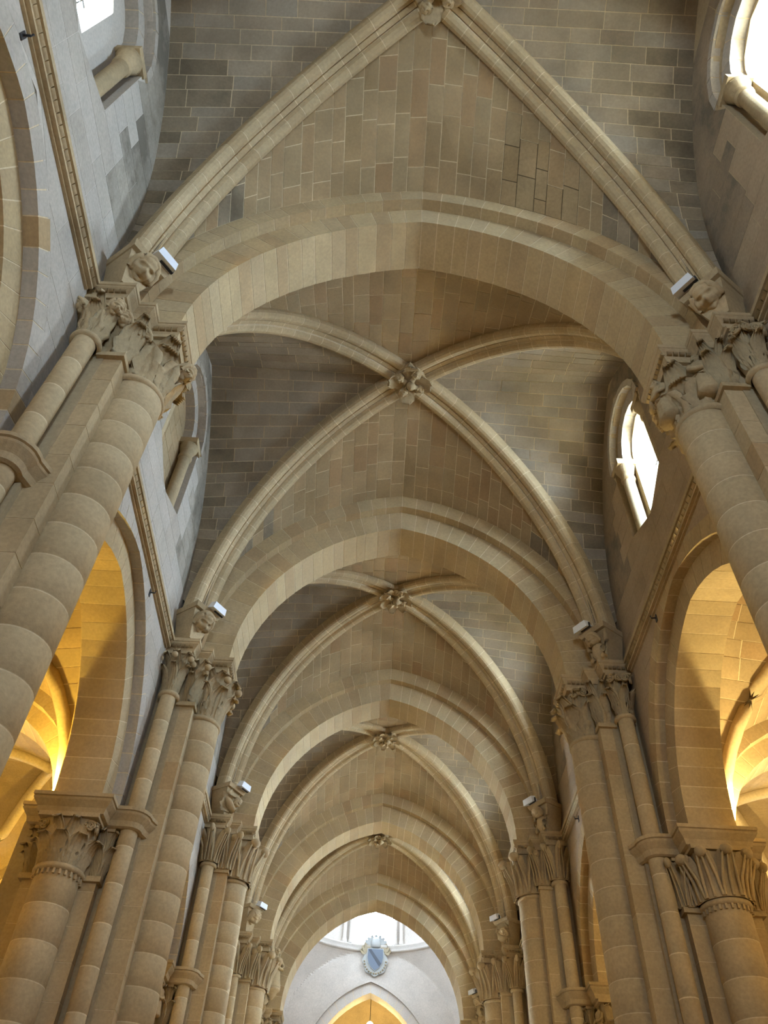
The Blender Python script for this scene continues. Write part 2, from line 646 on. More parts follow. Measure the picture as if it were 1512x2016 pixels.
def ME_figure():
    """a small robed figure about one unit tall, standing, facing +y, arms folded"""
    if 'figure' not in ME:
        mb = MB()
        prof = [(.001, 0), (.19, 0), (.20, .05), (.165, .25), (.15, .42), (.135, .52), (.16, .62), (.175, .70), (.13, .76), (.06, .79), (.055, .83)]
        V, F = lathe(prof, 24)
        V = [(x * (1 + .07 * sin(math.atan2(y, x) * 9) * (1 if z < .5 else .2)), y * .72 * (1 + .07 * sin(math.atan2(y, x) * 9) * (1 if z < .5 else .2)), z) for x, y, z in V]
        mb.add(V, F)
        for s in (-1, 1):
            mb.add(*tube([(s * .16, 0, .69), (s * .20, .05, .56), (s * .16, .12, .46), (s * .05, .15, .48), (s * .0, .16, .51)], [.05, .05, .045, .04, .035], 8))
        hv = ME['head']
        mb.add([(v.co.x * .62, v.co.y * .62, v.co.z * .62 + .90) for v in hv.vertices], [tuple(p.vertices) for p in hv.polygons])
        ME['figure'] = mb.mesh('figure', M['carved'], True)
    return ME['figure']


# ------------------------------------------------------------------ floor, sky-blocking roof, outer shell
def shell(name, boxes, mat, label, kind='structure'):
    mb = MB()
    for b in boxes:
        mb.box(*b)
    o = mb.build(name, mat)
    o['kind'] = kind
    o['label'] = label
    return o


Y_W, Y_E = -5.2, 33.0
fl = shell('floor', [(-11, 11, Y_W, 48, -.3, 0)], M['floor'], 'worn stone floor of the nave and aisles')
shell('ceiling_sky_blocker', [(-6.2, 6.2, Y_W - .6, 34.2, 19.2, 19.6), (-11, -5.3, Y_W - .6, 34.2, 12.1, 12.4), (5.3, 11, Y_W - .6, 34.2, 12.1, 12.4)],  # unseen boxes added over the vaults so no sky leaks through web gaps
      M['core'], 'unseen roof shell added above the nave and aisle vaults to keep sky light out')
for s in (-1, 1):
    x0, x1 = sorted((s * 9.6, s * 10.4))
    shell('wall_aisle_' + SIDE[s], [(x0, x1, Y_W, 34, 0, 12.2)], M['wall'], 'outer aisle wall lit yellow by lamps, beyond the %s arcade' % ('blocked-window' if s < 0 else 'bright-window'))
# west wall with a round-headed window, behind the camera
WZ0, WZ1, WHW = 8.0, 10.6, 0.5
shell('wall_west', [(-10.4, -WHW, Y_W - .6, Y_W, 0, 19.6), (WHW, 10.4, Y_W - .6, Y_W, 0, 19.6), (-WHW, WHW, Y_W - .6, Y_W, 0, WZ0), (-WHW, WHW, Y_W - .6, Y_W, WZ1, 19.6)],
      M['wall'], 'west wall of the nave with one tall window')
portal((0, Y_W - .3, (WZ0 + WZ1) / 2), (0, 1, 0), 2 * WHW, WZ1 - WZ0)

# ------------------------------------------------------------------ transverse arches
ARCH_LABEL = {1: 'double-order pointed transverse arch, fourth from the crossing arch',
              2: 'double-order pointed transverse arch, third from the crossing arch',
              3: 'double-order pointed transverse arch, second from the crossing arch',
              4: 'double-order pointed transverse arch, the one next to the crossing arch',
              5: 'deep pointed crossing arch opening onto the bright lantern'}
for k in range(1, 6):
    yk = YP[k]
    d_in, d_out = (.427, .62) if k < 5 else (.60, .80)
    t = thing('transverse_arch' if k < 5 else 'crossing_arch', (0, yk, ZI), ARCH_LABEL[k], 'arch', 'arches across the nave')

    def mp(h, v, d, yk=yk):
        return Vector((h, yk + d, ZI + v))
    n_in = 20 if k < 5 else 16
    inner = arch_core(T_HS, T_RISE, 0, .58, mp, -d_in, d_in).build('inner_order', M['mortar'], t)
    arch_ring(T_HS, T_RISE, 0, .57, n_in, mp, -d_in, d_in, inner, M['arch'], reds=.04)
    outer = arch_core(T_HS, T_RISE, .56, .97, mp, -d_out, d_out).build('outer_order', M['mortar'], t)
    arch_ring(T_HS, T_RISE, .56, .96, n_in - 2, mp, -d_out, d_out, outer, M['arch'], reds=.10, f_lo=.02)

# ------------------------------------------------------------------ vault bays
CEIL_LABEL = ['ribbed vault bay with some blackened joints and a small black socket',
              'ribbed vault bay with leafy square boss, between the fourth and third transverse arches',
              'ribbed vault bay with pendant boss, between the third and second transverse arches',
              'ribbed vault bay with hooked boss, between the second and first transverse arches',
              'ribbed vault bay against the crossing arch, with grey webs']
ZB = [17.15, 16.78, 16.78, 16.78, 16.70]
RIB_DY = .82
YB = [2.10, None, None, None, 29.82]
ZS = 11.9
XR = 3.95


def rib_profile():
    """rib cross-section (lateral, depth below the web): two rolls beside a sunk middle band"""
    P = [(-.21, .26), (-.21, .10)]
    for i in range(7):
        a = PI + i / 6 * PI
        P.append((-.125 + .085 * cos(a), .075 + .085 * sin(a)))
    P += [(-.03, .045), (.03, .045)]
    for i in range(7):
        a = PI + i / 6 * PI
        P.append((.125 + .085 * cos(a), .075 + .085 * sin(a)))
    P += [(.21, .10), (.21, .26)]
    return P


RIBP = rib_profile()


def sweep_piece(pts, scale=1.0, caps=True):
    """sweep the rib profile through frames [(p, lateral, upv)]"""
    V, F = [], []
    n = len(RIBP)
    for p, la, uv in pts:
        for a, b in RIBP:
            V.append(p + la * (a * scale * 1.36) + uv * (((b - .1) * scale + .1) * 1.15))
    for k in range(len(pts) - 1):
        for i in range(n):
            j = (i + 1) % n
            F.append((k * n + i, k * n + j, (k + 1) * n + j, (k + 1) * n + i))
    if caps:
        F.append(tuple(range(n)))
        F.append(tuple(range((len(pts) - 1) * n, len(pts) * n)))
    return V, F


def build_web(ceil, name, fin, fout, ts, nrm_hint, mat, piece, joined, dark_end=None, djoint=None):
    """one vault cell quadrant: courses between curve fin(t) and fout(t)"""
    back = MB()
    black = MB()
    stones = []
    jm = MB()
    for ci, (t0, t1) in enumerate(zip(ts[:-1], ts[1:])):
        a, b, c, d = fin(t0), fout(t0), fout(t1), fin(t1)
        ln = ((b - a).length + (c - d).length) / 2
        if ln < .12:
            continue
        l0, l1 = (b - a).length, (c - d).length
        lm = min(l0, l1)
        ss = [0.0]
        x = random.uniform(.35, 1) * piece
        while x < lm - .3 * piece:
            ss.append(x)
            x += piece * random.uniform(.7, 1.3)
        ends = [(lerp(b, a, q / max(l0, 1e-6)), lerp(c, d, q / max(l1, 1e-6))) for q in ss] + [(a, d)]
        uu = [1 - q / ln for q in ss] + [0]
        for (B, C), (A, D), u1, u0 in zip(ends[:-1], ends[1:], uu[:-1], uu[1:]):
            n = (B - A).cross(D - A)
            if n.length < 1e-6:
                continue
            n.normalize()
            if n.dot(nrm_hint) < 0:
                n = -n
            V, F = quad_stone(A, B, C, D, n, .015)
            o = n * .006
            (black if djoint and djoint((u0 + u1) / 2, (t0 + t1) / 2) else back).add([A - o, B - o, C - o, D - o], [(0, 1, 2), (0, 2, 3)])
            if joined:
                jm.add(V, F)
            else:
                m = mat
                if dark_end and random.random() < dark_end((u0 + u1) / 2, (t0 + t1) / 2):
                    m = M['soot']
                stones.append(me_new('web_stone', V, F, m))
    web = back.build(name, M['mortar'], ceil)
    if black.V:
        black.build('blackened_joints', M['dark_joint'], web)
    for me in stones:
        link('web_stone', me, web)
    if joined:
        o = jm.build('web_stones', mat, web)
        o['kind'] = 'stuff'
    return web


def course_ts(f, t_end, step):
    """parameters from 0 to t_end spaced by about `step` metres along f"""
    N = 400
    acc = [0]
    p = f(0)
    for i in range(1, N + 1):
        q = f(t_end * i / N)
        acc.append(acc[-1] + (q - p).length)
        p = q
    n = max(2, round(acc[-1] / step))
    out = [0.0]
    j = 0
    for i in range(1, n):
        tgt = acc[-1] * (i + random.uniform(-.15, .15)) / n
        while acc[j] < tgt:
            j += 1
        out.append(t_end * j / N)
    out.append(t_end)
    return out


BOSS_LABEL = ['carved stone boss of the vault bay with blackened joints', 'square boss carved with curled leaves and small heads, between fourth and third transverse arches',
              'star-shaped carved boss with a small pendant ball', 'rugged carved boss with a hooked pendant', 'small worn boss beside the crossing arch']
boss_info = []
for k in range(5):
    y0, y1 = YP[k], YP[k + 1]
    yb = YB[k] if YB[k] else (y0 + y1) / 2
    zb = ZB[k]
    ceil = thing('ceiling', (0, yb, ZI), CEIL_LABEL[k], None, 'ribbed vault bays', 'structure')
    boss_info.append((yb, zb))
    joined_far = k >= 4
    for sy in (-1, 1):
        yk = y0 if sy < 0 else y1
        ye = yk - sy * RIB_DY
        hsw = abs(ye - yb)
        zw0, risew = 12.6, 4.45 if k else 4.9
        ew, Rw = arch2(hsw, risew)
        yt = yk - sy * (.62 if k < 4 or sy < 0 else .80)
        for sx in (-1, 1):
            def rib(t):
                return Vector((sx * XR * t, lerp(yb, ye, t), ZS + (zb - ZS) * sqrt(max(0, 1 - t * t))))

            def web_rib(t):
                return rib(t) + Vector((0, 0, .20))

            def wall_pt(t):
                y = lerp(yb, ye, t)
                dy = abs(y - yb)
                return Vector((sx * (UW + .03), y, zw0 + sqrt(max(0, Rw * Rw - (dy + ew) ** 2))))

            def tr_pt(t):
                x = XR * t
                r = T_R + .93
                return Vector((sx * x, yt, ZI + sqrt(max(.01, r * r - (x + T_E) ** 2))))
            if k == 0 and sy < 0:      # behind the camera: plain web
                b = MB()
                q = [i / 8 for i in range(9)]
                for t0, t1 in zip(q[:-1], q[1:]):
                    b.add([web_rib(t0), wall_pt(t0), wall_pt(t1), web_rib(t1)], [(0, 1, 2, 3)])
                    b.add([web_rib(t0), tr_pt(t0), tr_pt(t1), web_rib(t1)], [(0, 1, 2, 3)])
                b.build('web', M['web'], ceil)
            else:
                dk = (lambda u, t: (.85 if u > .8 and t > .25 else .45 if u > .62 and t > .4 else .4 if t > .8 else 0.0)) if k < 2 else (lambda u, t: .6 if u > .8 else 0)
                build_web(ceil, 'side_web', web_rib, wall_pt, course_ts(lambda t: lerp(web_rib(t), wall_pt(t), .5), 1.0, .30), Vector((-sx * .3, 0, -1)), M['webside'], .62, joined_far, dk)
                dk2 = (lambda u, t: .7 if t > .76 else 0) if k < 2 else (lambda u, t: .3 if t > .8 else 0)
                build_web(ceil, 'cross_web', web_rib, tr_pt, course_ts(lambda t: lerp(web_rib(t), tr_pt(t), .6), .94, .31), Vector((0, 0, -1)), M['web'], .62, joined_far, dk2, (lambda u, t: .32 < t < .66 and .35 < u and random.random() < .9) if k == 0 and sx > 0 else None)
            # diagonal rib
            d2 = Vector((rib(1) - rib(0)))
            d2.z = 0
            d2.normalize()
            la = Vector((-d2.y, d2.x, 0))

            def frame(t):
                p = rib(t)
                q = rib(min(1, t + .004)) - rib(max(0, t - .004))
                q.normalize()
                uv = la.cross(q)
                if uv.dot(Vector((0, 0, 1)) + d2) < 0:
                    uv = -uv
                return p, la, uv
            ta = [i / 24 for i in range(24)]
            t_hi = .9992
            rts = course_ts(rib, t_hi, .37 if k < 4 else .45)
            full = []
            for t0, t1 in zip(rts[:-1], rts[1:]):
                full += [frame(t0), frame((t0 + t1) / 2)]
            full.append(frame(t_hi))
            V, F = sweep_piece(full, .985)
            rb = MB().add(V, F).build('diagonal_rib', M['mortar'], ceil)
            for t0, t1 in zip(rts[:-1], rts[1:]):
                g = .014 / max((rib(t1) - rib(t0)).length, .05) * (t1 - t0) / 2
                V, F = sweep_piece([frame(t0 + g), frame((t0 + t1) / 2), frame(t1 - g)])
                link('voussoir', me_new('voussoir', V, F, M['shaft']), rb)

# bosses
for k, (yb, zb) in enumerate(boss_info):
    bs = thing('roof_boss', (0, yb, zb - .12), BOSS_LABEL[k], 'boss', 'carved bosses at the vault crowns')
    V, F = lathe([(.001, .30), (.34, .30), (.40, .18), (.36, .04), (.22, -.02), (.001, -.03)], 20)
    MB().add(V, F).xf(Matrix.Translation((0, yb, zb - .02))).build('disc', M['carved'], bs, True)
    if k in (1, 0):
        mb = MB()
        mb.box(-.33, .33, -.33, .33, .0, .08)
        mb.xf(Matrix.Translation((0, yb, zb - .04)) @ Matrix.Rotation(PI / 4 * .95, 4, 'Z')).build('frame', M['carved'], bs)
    nl = 4 if k < 2 else 8
    for i in range(nl):
        a = 2 * PI * i / nl + (.1 if k < 2 else .2)
        o = link('leaf', ME['leaf'], bs)
        o.matrix_basis = Matrix.Translation((0.05 * cos(a), yb + 0.05 * sin(a), zb - .06)) @ Matrix.Rotation(a - PI / 2, 4, 'Z') @ Matrix.Rotation(-PI / 2 - .12, 4, 'X') @ Matrix.Diagonal((.34 if k < 2 else .24, .30, .46, 1))
    for i in range(4):
        a = 2 * PI * i / 4 + .5
        o = link('head', ME['head'], bs)
        o.matrix_basis = Matrix.Translation((.25 * cos(a), yb + .25 * sin(a), zb - .10)) @ Matrix.Rotation(a - PI / 2, 4, 'Z') @ Matrix.Rotation(-1.15, 4, 'X') @ Matrix.Diagonal((.72, .72, .72, 1))
    place('ball', ME_ball(), bs, (0.03, yb + .02, zb - .16), 0, .10)
    if k in (2, 3):
        MB().add(*tube([(0.0, yb, zb - .1), (.02, yb + .02, zb - .3), (.03, yb + .01, zb - .36)], [.04, .035, .05], 8)).build('pendant', M['carved'], bs, True)
HOLE = (0.045, 4.05, 16.84)
# drilled hole in the nearest web (a dark socket)
MB().add(*lathe([(.055, -.05), (.055, 0), (.001, .0)], 16)).xf(Matrix.Translation(HOLE)).build('lamp_socket', M['hole'])
tag(bpy.data.objects['lamp_socket'], 'small round black socket in the web with blackened joints', 'socket')


# ------------------------------------------------------------------ piers
def drum_mesh(r, h, n=20):
    V, F = lathe([(r - .004, -h / 2), (r, -h / 2 + .004), (r, h / 2 - .004), (r - .004, h / 2)], n)
    m = len(V)
    F.append(tuple(range(n)))
    F.append(tuple(range(m - n, m)))
    return me_new('drum', V, F, M['shaft'], False)


DRUMS = {}


def drums(part, x, y, r, z0, z1, hh=.46, n=36):
    k = max(1, round((z1 - z0) / hh))
    h = (z1 - z0) / k
    key = (round(r, 3), round(h, 3))
    if key not in DRUMS:
        DRUMS[key] = drum_mesh(r, h - .013, n)
        me = DRUMS[key]
        # smooth the round side only
        for p in me.polygons:
            p.use_smooth = len(p.vertices) == 4
    for i in range(k):
        o = link('drum', DRUMS[key], part)
        o.location = (x, y, z0 + h * (i + .5))
        o.rotation_euler = (0, 0, random.uniform(0, 6))


def cyl(mb, x, y, r, z0, z1, n=20):
    V, F = lathe([(r, z0), (r, z1)], n)
    mb.add([(a + x, b + y, c) for a, b, c in V], F)


ZLOW = 3.4


def sx_plan(sx, yk, pts):
    """plan points (u, v) -> world xy"""
    return [Vector((sx * u, yk + v)) for u, v in pts]


def moulding(name, parent, plan, prof, mat, flip, top=True):
    """sweep an offset/height profile around an open plan line"""
    V, F = [], []
    n = len(plan)
    rows = [offset_line(plan, o * (-1 if flip else 1)) for o, z in prof]
    for (o, z), r in zip(prof, rows):
        V += [(p.x, p.y, z) for p in r]
    for k in range(len(prof) - 1):
        for i in range(n - 1):
            F.append((k * n + i, k * n + i + 1, (k + 1) * n + i + 1, (k + 1) * n + i))
    F.append(tuple(range((len(prof) - 1) * n, len(prof) * n)))
    F.append(tuple(reversed(range(n))))
    return MB().add(V, F).build(name, mat, parent)


PIER_STYLE = {(-1, 1): 'heads', (1, 1): 'figures', (-1, 2): 'plain_leaf', (1, 2): 'acanthus', (-1, 3): 'crocket', (1, 3): 'crocket',
              (-1, 4): 'crocket', (1, 4): 'crocket', (-1, 5): 'plain_leaf', (1, 5): 'plain_leaf'}
ARC_STYLE = {(-1, 1): 'acanthus', (1, 1): 'crocket', (-1, 2): 'acanthus', (1, 2): 'crocket', (-1, 3): 'figures', (1, 3): 'figures', (-1, 4): 'crocket', (1, 4): 'acanthus'}
ORD = {1: 'fourth', 2: 'third', 3: 'second', 4: 'first'}
CAPW = {'heads': 'leaf-and-head', 'figures': 'figure', 'plain_leaf': 'berried leaf', 'crocket': 'crocket', 'acanthus': 'acanthus'}


def pier(sx, k):
    yk = YP[k]
    sidew = 'blocked-window' if sx < 0 else 'bright-window'
    if k < 5:
        lab = 'clustered pier with %s capitals, %s from the crossing on the %s side' % (CAPW[PIER_STYLE[(sx, k)]], ORD[k], sidew)
    else:
        lab = 'crossing pier carrying the crossing arch on the %s side' % sidew
    P = thing('nave_pier', (sx * 4.4, yk, 0), lab, 'pier', 'nave piers')
    X = lambda u: sx * u
    def bx(mb, u0, u1, v0, v1, z0, z1):
        a, b = sorted((X(u0), X(u1)))
        mb.box(a, b, yk + v0, yk + v1, z0, z1)
    zcap = 10.08
    # hidden mass
    mb = MB()
    bx(mb, 4.0, 5.9, -.62, .62, 0, ZA)
    bx(mb, 3.95, 5.5, -.56, .56, ZA, 12.9)
    mb.build('core', M['core'], P)
    # pedestal below everything the courses show
    mb = MB()
    bx(mb, 3.2, 5.9, -.75, .75, 0, .5)
    bx(mb, 4.3, 5.6, -1.35, 1.35, 0, .5)
    mb.build('plinth', M['shaft'], P)
    z_lo = ZLOW if k < 3 else 4.6
    low = MB()
    cyl(low, X(3.63), yk, .34, .5, z_lo)
    for v in (-.72, .72):
        cyl(low, X(4.17), yk + v, .14, .5, z_lo, 14)
    bx(low, 3.72, 4.1, -.55, .55, .5, z_lo)
    bx(low, 4.42, 5.54, -.77, .77, .5, z_lo)
    for v in (-.88, .88):
        cyl(low, X(4.98), yk + v, .33, .5, z_lo)
    low.build('lower_shafts', M['shaft'], P)
    # main shaft towards the nave
    mb = MB()
    cyl(mb, X(3.63), yk, .335, z_lo, zcap, 44)
    ms = mb.build('main_shaft', M['mortar'], P, True)
    drums(ms, X(3.63), yk, .34, z_lo, zcap, .44)
    # pilaster behind it
    mb = MB()
    bx(mb, 3.725, 4.1, -.545, .545, z_lo, 11.18)
    pl = mb.build('pilaster', M['mortar'], P)
    z = z_lo
    zpt = zcap + .13
    while z < zpt - .2:
        h = min(random.uniform(.42, .55), zpt - z)
        if zpt - z - h < .25:
            h = zpt - z
        m2 = MB()
        bx(m2, 3.72, 4.1, -.55, .55, z + .006, z + h - .006)
        m2.build('ashlar_block', M['red'] if random.random() < .05 else M['shaft'], pl)
        z += h
    # slender shafts in the corners
    for v in (-.72, .72):
        mb = MB()
        cyl(mb, X(4.17), yk + v, .137, z_lo, zcap + .17, 32)
        ns = mb.build('corner_shaft', M['mortar'], P, True)
        if v < 0 or k < 2:
            drums(ns, X(4.17), yk + v, .14, z_lo, zcap + .17, .55, 24)
    # arcade pilasters and half columns
    if k < 5:
        zac = 6.85
        mb = MB()
        bx(mb, 4.425, 5.535, -.765, .765, z_lo, ZA - .28)
        ap = mb.build('arcade_pilaster', M['mortar'], P)
        z = z_lo
        while z < ZA - .45:
            h = min(random.uniform(.42, .52), ZA - .28 - z)
            if ZA - .28 - z - h < .25:
                h = ZA - .28 - z
            m2 = MB()
            bx(m2, 4.42, 5.54, -.77, .77, z + .006, z + h - .006)
            m2.build('ashlar_block', M['shaft'], ap)
            z += h
        for v in (-.88, .88):
            mb = MB()
            cyl(mb, X(4.98), yk + v, .325, z_lo, zac, 44)
            ac = mb.build('arcade_shaft', M['mortar'], P, True)
            drums(ac, X(4.98), yk + v, .33, z_lo, zac, .47)
            sg = -1 if v < 0 else 1
            ang = [sg * PI / 2 + q for q in (-1.3, -.65, 0, .65, 1.3)]
            if v < 0 or k < 2:
                ac_ = capital(P, 'arcade_capital', X(4.98), yk + v, .33, .33, .46, .42, zac, ZA - .28, ARC_STYLE[(sx, k)], ang)
                dentils(ac_, X(4.98), yk + v, .345, zac - .055)
                # narrow capitals on the pilaster corners
                for u in (4.50, 5.46):
                    aa = [sg * PI / 2, (PI if sx > 0 else 0) if u < 5 else (0 if sx > 0 else PI), sg * PI / 2 + (.7 if (sx * sg > 0) == (u < 5) else -.7)]
                    capital(P, 'arcade_side_capital', X(u), yk + sg * .62, .09, .16, .15, .24, zac, ZA - .28, 'acanthus' if ARC_STYLE[(sx, k)] != 'crocket' else 'crocket', aa, False, .55)
        # arcade impost, both faces
        prof = [(-.04, ZA - .30), (0, ZA - .28), (.02, ZA - .20), (.09, ZA - .11), (.10, ZA - .085), (.085, ZA - .075), (.085, ZA - .065), (.11, ZA - .055), (.11, ZA)]
        for sg in (-1, 1):
            if sg > 0 and k > 1:
                continue
            arc = [(4.17 + .20 * cos(a), .72 + .20 * sin(a)) for a in [PI * (1.05 - .55 * i / 7) for i in range(8)]]
            pts = [(3.90, .50)] + arc + [(4.40, .92), (4.47, .92), (4.47, 1.27), (5.49, 1.27), (5.49, .92), (5.75, .92), (5.75, .66)]
            plan = sx_plan(sx, yk, [(u, sg * v) for u, v in pts])
            moulding('arcade_impost', P, plan, prof, M['carved'], flip=(sx * sg < 0))
    # nave capitals
    st = PIER_STYLE[(sx, k)]
    inward = PI if sx > 0 else 0.0
    angs = [inward + q for q in (-1.55, -.78, 0, .78, 1.55)]
    capital(P, 'main_capital', X(3.66), yk, .34, .34, .38, .37, zcap, 11.19, st, angs)
    for sg in (-1, 1):
        if sg > 0 and k > 2:
            continue
        st2 = st if st not in ('figures', 'heads') else ('acanthus' if st == 'figures' else 'heads')
        aa = [sg * PI / 2, sg * PI / 2 + (.75 if sg * sx > 0 else -.75)]
        capital(P, 'pilaster_capital', X(3.86), yk + sg * .44, .13, .13, .17, .17, zcap + .1, 11.19, st2, aa, False, .6)
        aa = [sg * PI / 2 + q for q in (-.9, 0, .9)]
        capital(P, 'corner_capital', X(4.17), yk + sg * .70, .145, .145, .25, .20, zcap + .15, 11.19, st2, aa, True, .55)
    # nave impost with its stepped plan
    prof = [(-.05, 11.16), (0, 11.18), (.03, 11.19), (.045, 11.25), (.105, 11.33), (.105, 11.36), (.12, 11.37), (.12, ZI)]
    pts = [(4.46, -.85), (3.92, -.85), (3.92, -.58), (3.70, -.58), (3.70, -.33), (3.32, -.33), (3.32, .33), (3.70, .33), (3.70, .58), (3.92, .58), (3.92, .85), (4.46, .85)]
    moulding('impost', P, sx_plan(sx, yk, pts), prof, M['carved'], flip=(sx < 0))
    # billets rolled along the impost
    bl = MB()
    def billets(u0, v0, u1, v1):
        a, b = Vector((X(u0), yk + v0, 11.285)), Vector((X(u1), yk + v1, 11.285))
        d = b - a
        n = max(2, int(d.length / .075))
        for i in range(n):
            p, q = a + d * ((i + .12) / n), a + d * ((i + .88) / n)
            bl.add(*tube([p, q], .036, 8))
    billets(3.26, -.40, 3.26, .40)
    billets(3.30, -.395, 3.64, -.395)
    billets(3.90, -.915, 4.40, -.915)
    b = bl.build('billet_row', M['carved'], P, True)
    b['kind'] = 'stuff'
    return P


for k in (1, 2, 3, 4, 5):
    for sx in (-1, 1):
        pier(sx, k)
# the pair of piers behind the camera, plain masonry
for sx in (-1, 1):
    a, b = sorted((sx * 3.4, sx * 5.9))
    shell('wall_pier_' + SIDE[sx], [(a, b, YP[0] - .7, YP[0] + .7, 0, 13)], M['shaft'], 'plain pier behind the viewpoint on the %s side' % ('blocked-window' if sx < 0 else 'bright-window'))


# ------------------------------------------------------------------ nave walls
def wall_bay(sx, k):
    y0, y1 = YP[k], YP[k + 1]
    yc = (y0 + y1) / 2 if k else 2.39
    L2 = (y1 - y0) / 2 if k else 3.34
    yb = boss_info[k][0]
    sidew = 'blocked-window' if sx < 0 else 'bright-window'
    far = ['bay before the fourth transverse arch', 'bay before the third transverse arch', 'bay before the second transverse arch', 'bay before the first transverse arch', 'bay against the crossing'][k]
    W = thing('wall_' + SIDE[sx], (sx * 4.9, yc, 0), 'ashlar nave wall over a pointed arcade arch, %s side, %s' % (sidew, far), None, 'nave walls', 'structure')
    X = lambda u: sx * u
    hso, riso = L2 - .80, (L2 - .80) * 1.085 + .02
    hsi, risi = L2 - 1.24, (L2 - 1.24) * 1.105
    RT = .32

    def mp(h, v, d):
        return Vector((X(d), yc + h, ZA + v))
    eo, Ro = arch2(hso, riso)

    def half(z, add, e=eo, R=Ro):
        q = z - ZA
        r = R + add
        return max(0, -e + sqrt(max(0, r * r - q * q))) if q < r else 0.0
    has_arch = True
    # arcade arch orders
    o1 = arch_core(hso, riso, 0, RT, mp, UW, UW + .2, n=16).build('outer_arch_order', M['mortar'], W)
    arch_ring(hso, riso, 0, RT, 14, mp, UW, UW + .2, o1, M['wall'] if sx < 0 else M['arch'], reds=.25 if sx > 0 else .03, joined=k > 3)
    o2 = arch_core(hsi, risi, 0, .5, mp, UW + .18, UW + .94, n=16).build('inner_arch_order', M['mortar'], W)
    arch_ring(hsi, risi, 0, .5, 12, mp, UW + .18, UW + .94, o2, M['arch'], joined=k > 3)
    o3 = arch_core(hso, riso, 0, RT, mp, UW + .92, UW + 1.12, ins=0, n=16).build('aisle_arch_order', M['arch'], W)
    # backing masonry
    bk = MB()

    def prism(ya, yb2, yc2, yd, z0, z1, u0, u1):
        bk.hexa([(X(u0), ya, z0), (X(u0), yb2, z0), (X(u0), yc2, z1), (X(u0), yd, z1), (X(u1), ya, z0), (X(u1), yb2, z0), (X(u1), yc2, z1), (X(u1), yd, z1)])
    z = ZA
    while z < 11.42:
        z1 = min(z + .15, 11.42)
        h0, h1 = half(z, RT - .05), half(z1, RT - .05)
        if h0 > 0 or h1 > 0:
            for sg in (-1, 1):
                e_ = y0 if sg < 0 else y1
                prism(e_, yc + sg * h0, yc + sg * h1, e_, z, z1, UW + .003, UW + 1.1)
        else:
            prism(y0, y1, y1, y0, z, z1, UW + .003, UW + 1.1)
        z = z1
    # window numbers
    WHO, WSP, WZB = 1.0, 15.15, 12.75         # frame half width, springing, foot of the recess
    wi = .66 if sx > 0 else .22               # clear opening half width
    wz0 = 12.95 if sx > 0 else 13.75
    blind = sx < 0 and k > 0

    def hw(z, half_w, zb0):
        if z < zb0 or z > WSP + half_w:
            return 0.0
        return half_w if z < WSP else sqrt(max(0, half_w ** 2 - (z - WSP) ** 2))
    z = 11.42
    levels = sorted(set([11.42 + .2 * i for i in range(39)] + [WZB, wz0, WSP, 19.2, WSP + WHO, WSP + wi]))
    ya_, yb_ = (y0, y1) if k else (Y_W, y1)
    for za, zb_ in zip(levels[:-1], levels[1:]):
        for u0, u1, hh, zz in ((UW + .003, UW + .35, WHO, WZB), (UW + .35, UW + .85, wi, wz0)):
            zm = (za + zb_) / 2
            inside = zz < zm < WSP + hh and not (blind and u0 > UW + .1)
            if inside:
                ha, hb = hw(max(za, zz + 1e-4), hh, zz), hw(min(zb_, WSP + hh - 1e-4), hh, zz)
                prism(ya_, yb - ha, yb - hb, ya_, za, zb_, u0, u1)
                prism(yb + ha, yb_, yb_, yb + hb, za, zb_, u0, u1)
            else:
                prism(ya_, yb_, yb_, ya_, za, zb_, u0, u1)
    bk.build('backing', M['walljoint'] if sx < 0 else M['warmjoint'], W)
    # ashlar facing
    zw0, risew = 12.6, 4.45 if k else 4.9
    jm = MB()

    def facing(rows, ivals, piece):
        for z0, z1 in zip(rows[:-1], rows[1:]):
            for (a0, b0), (a1, b1) in zip(ivals(z0 + .002), ivals(z1 - .002)):
                ln = ((b0 - a0) + (b1 - a1)) / 2
                if ln < .06 or b0 - a0 < 0 or b1 - a1 < 0:
                    continue
                ia, ib = max(a0, a1), min(b0, b1)
                if ib - ia < .12:
                    ys = [(a0, a1), (b0, b1)]
                else:
                    cuts = splits(0, ib - ia, piece, .3)
                    ys = [(a0, a1)] + [(lerp(ia, ib, q),) * 2 for q in cuts[1:-1]] + [(b0, b1)]
                for (p0, p1), (r0, r1) in zip(ys[:-1], ys[1:]):
                    A = Vector((X(UW), p0, z0))
                    B = Vector((X(UW), r0, z0))
                    C = Vector((X(UW), r1, z1))
                    D = Vector((X(UW), p1, z1))
                    V, F = quad_stone(A, B, C, D, Vector((-sx, 0, 0)), .012, jit=.001)
                    if k > 3:
                        jm.add(V, F)
                    else:
                        m_ = M['wall'] if sx < 0 else M['wallwarm']
                        if z0 > 12.3 and k < 3 and (min(abs(p0 - ia_lim(z0, 0)), abs(r0 - ia_lim(z0, 1))) < .75):
                            m_ = M['wallstain'] if sx < 0 else M['wallwarmstain']
                        link('ashlar_block', me_new('ashlar_block', V, F, m_), W)
    lo = [ZA + .40 * i for i in range(9)]
    lo[-1] = 11.2

    def iv_low(z):
        h = half(z, RT)
        if h <= 0:
            return [(y0 + .62, yc), (yc, y1 - .62)]
        return [(y0 + .62, yc - h), (yc + h, y1 - .62)]
    facing(lo, iv_low, .75)
    hi = [11.44 + .42 * i for i in range(14)]
    hsw0, hsw1 = abs(y0 + RIB_DY - yb), abs(y1 - RIB_DY - yb)

    def lim(z, hs):
        e, R = arch2(hs, risew)
        q = z - zw0
        if q < 0:
            return hs
        return max(0, -e + sqrt(max(0, R * R - q * q)))

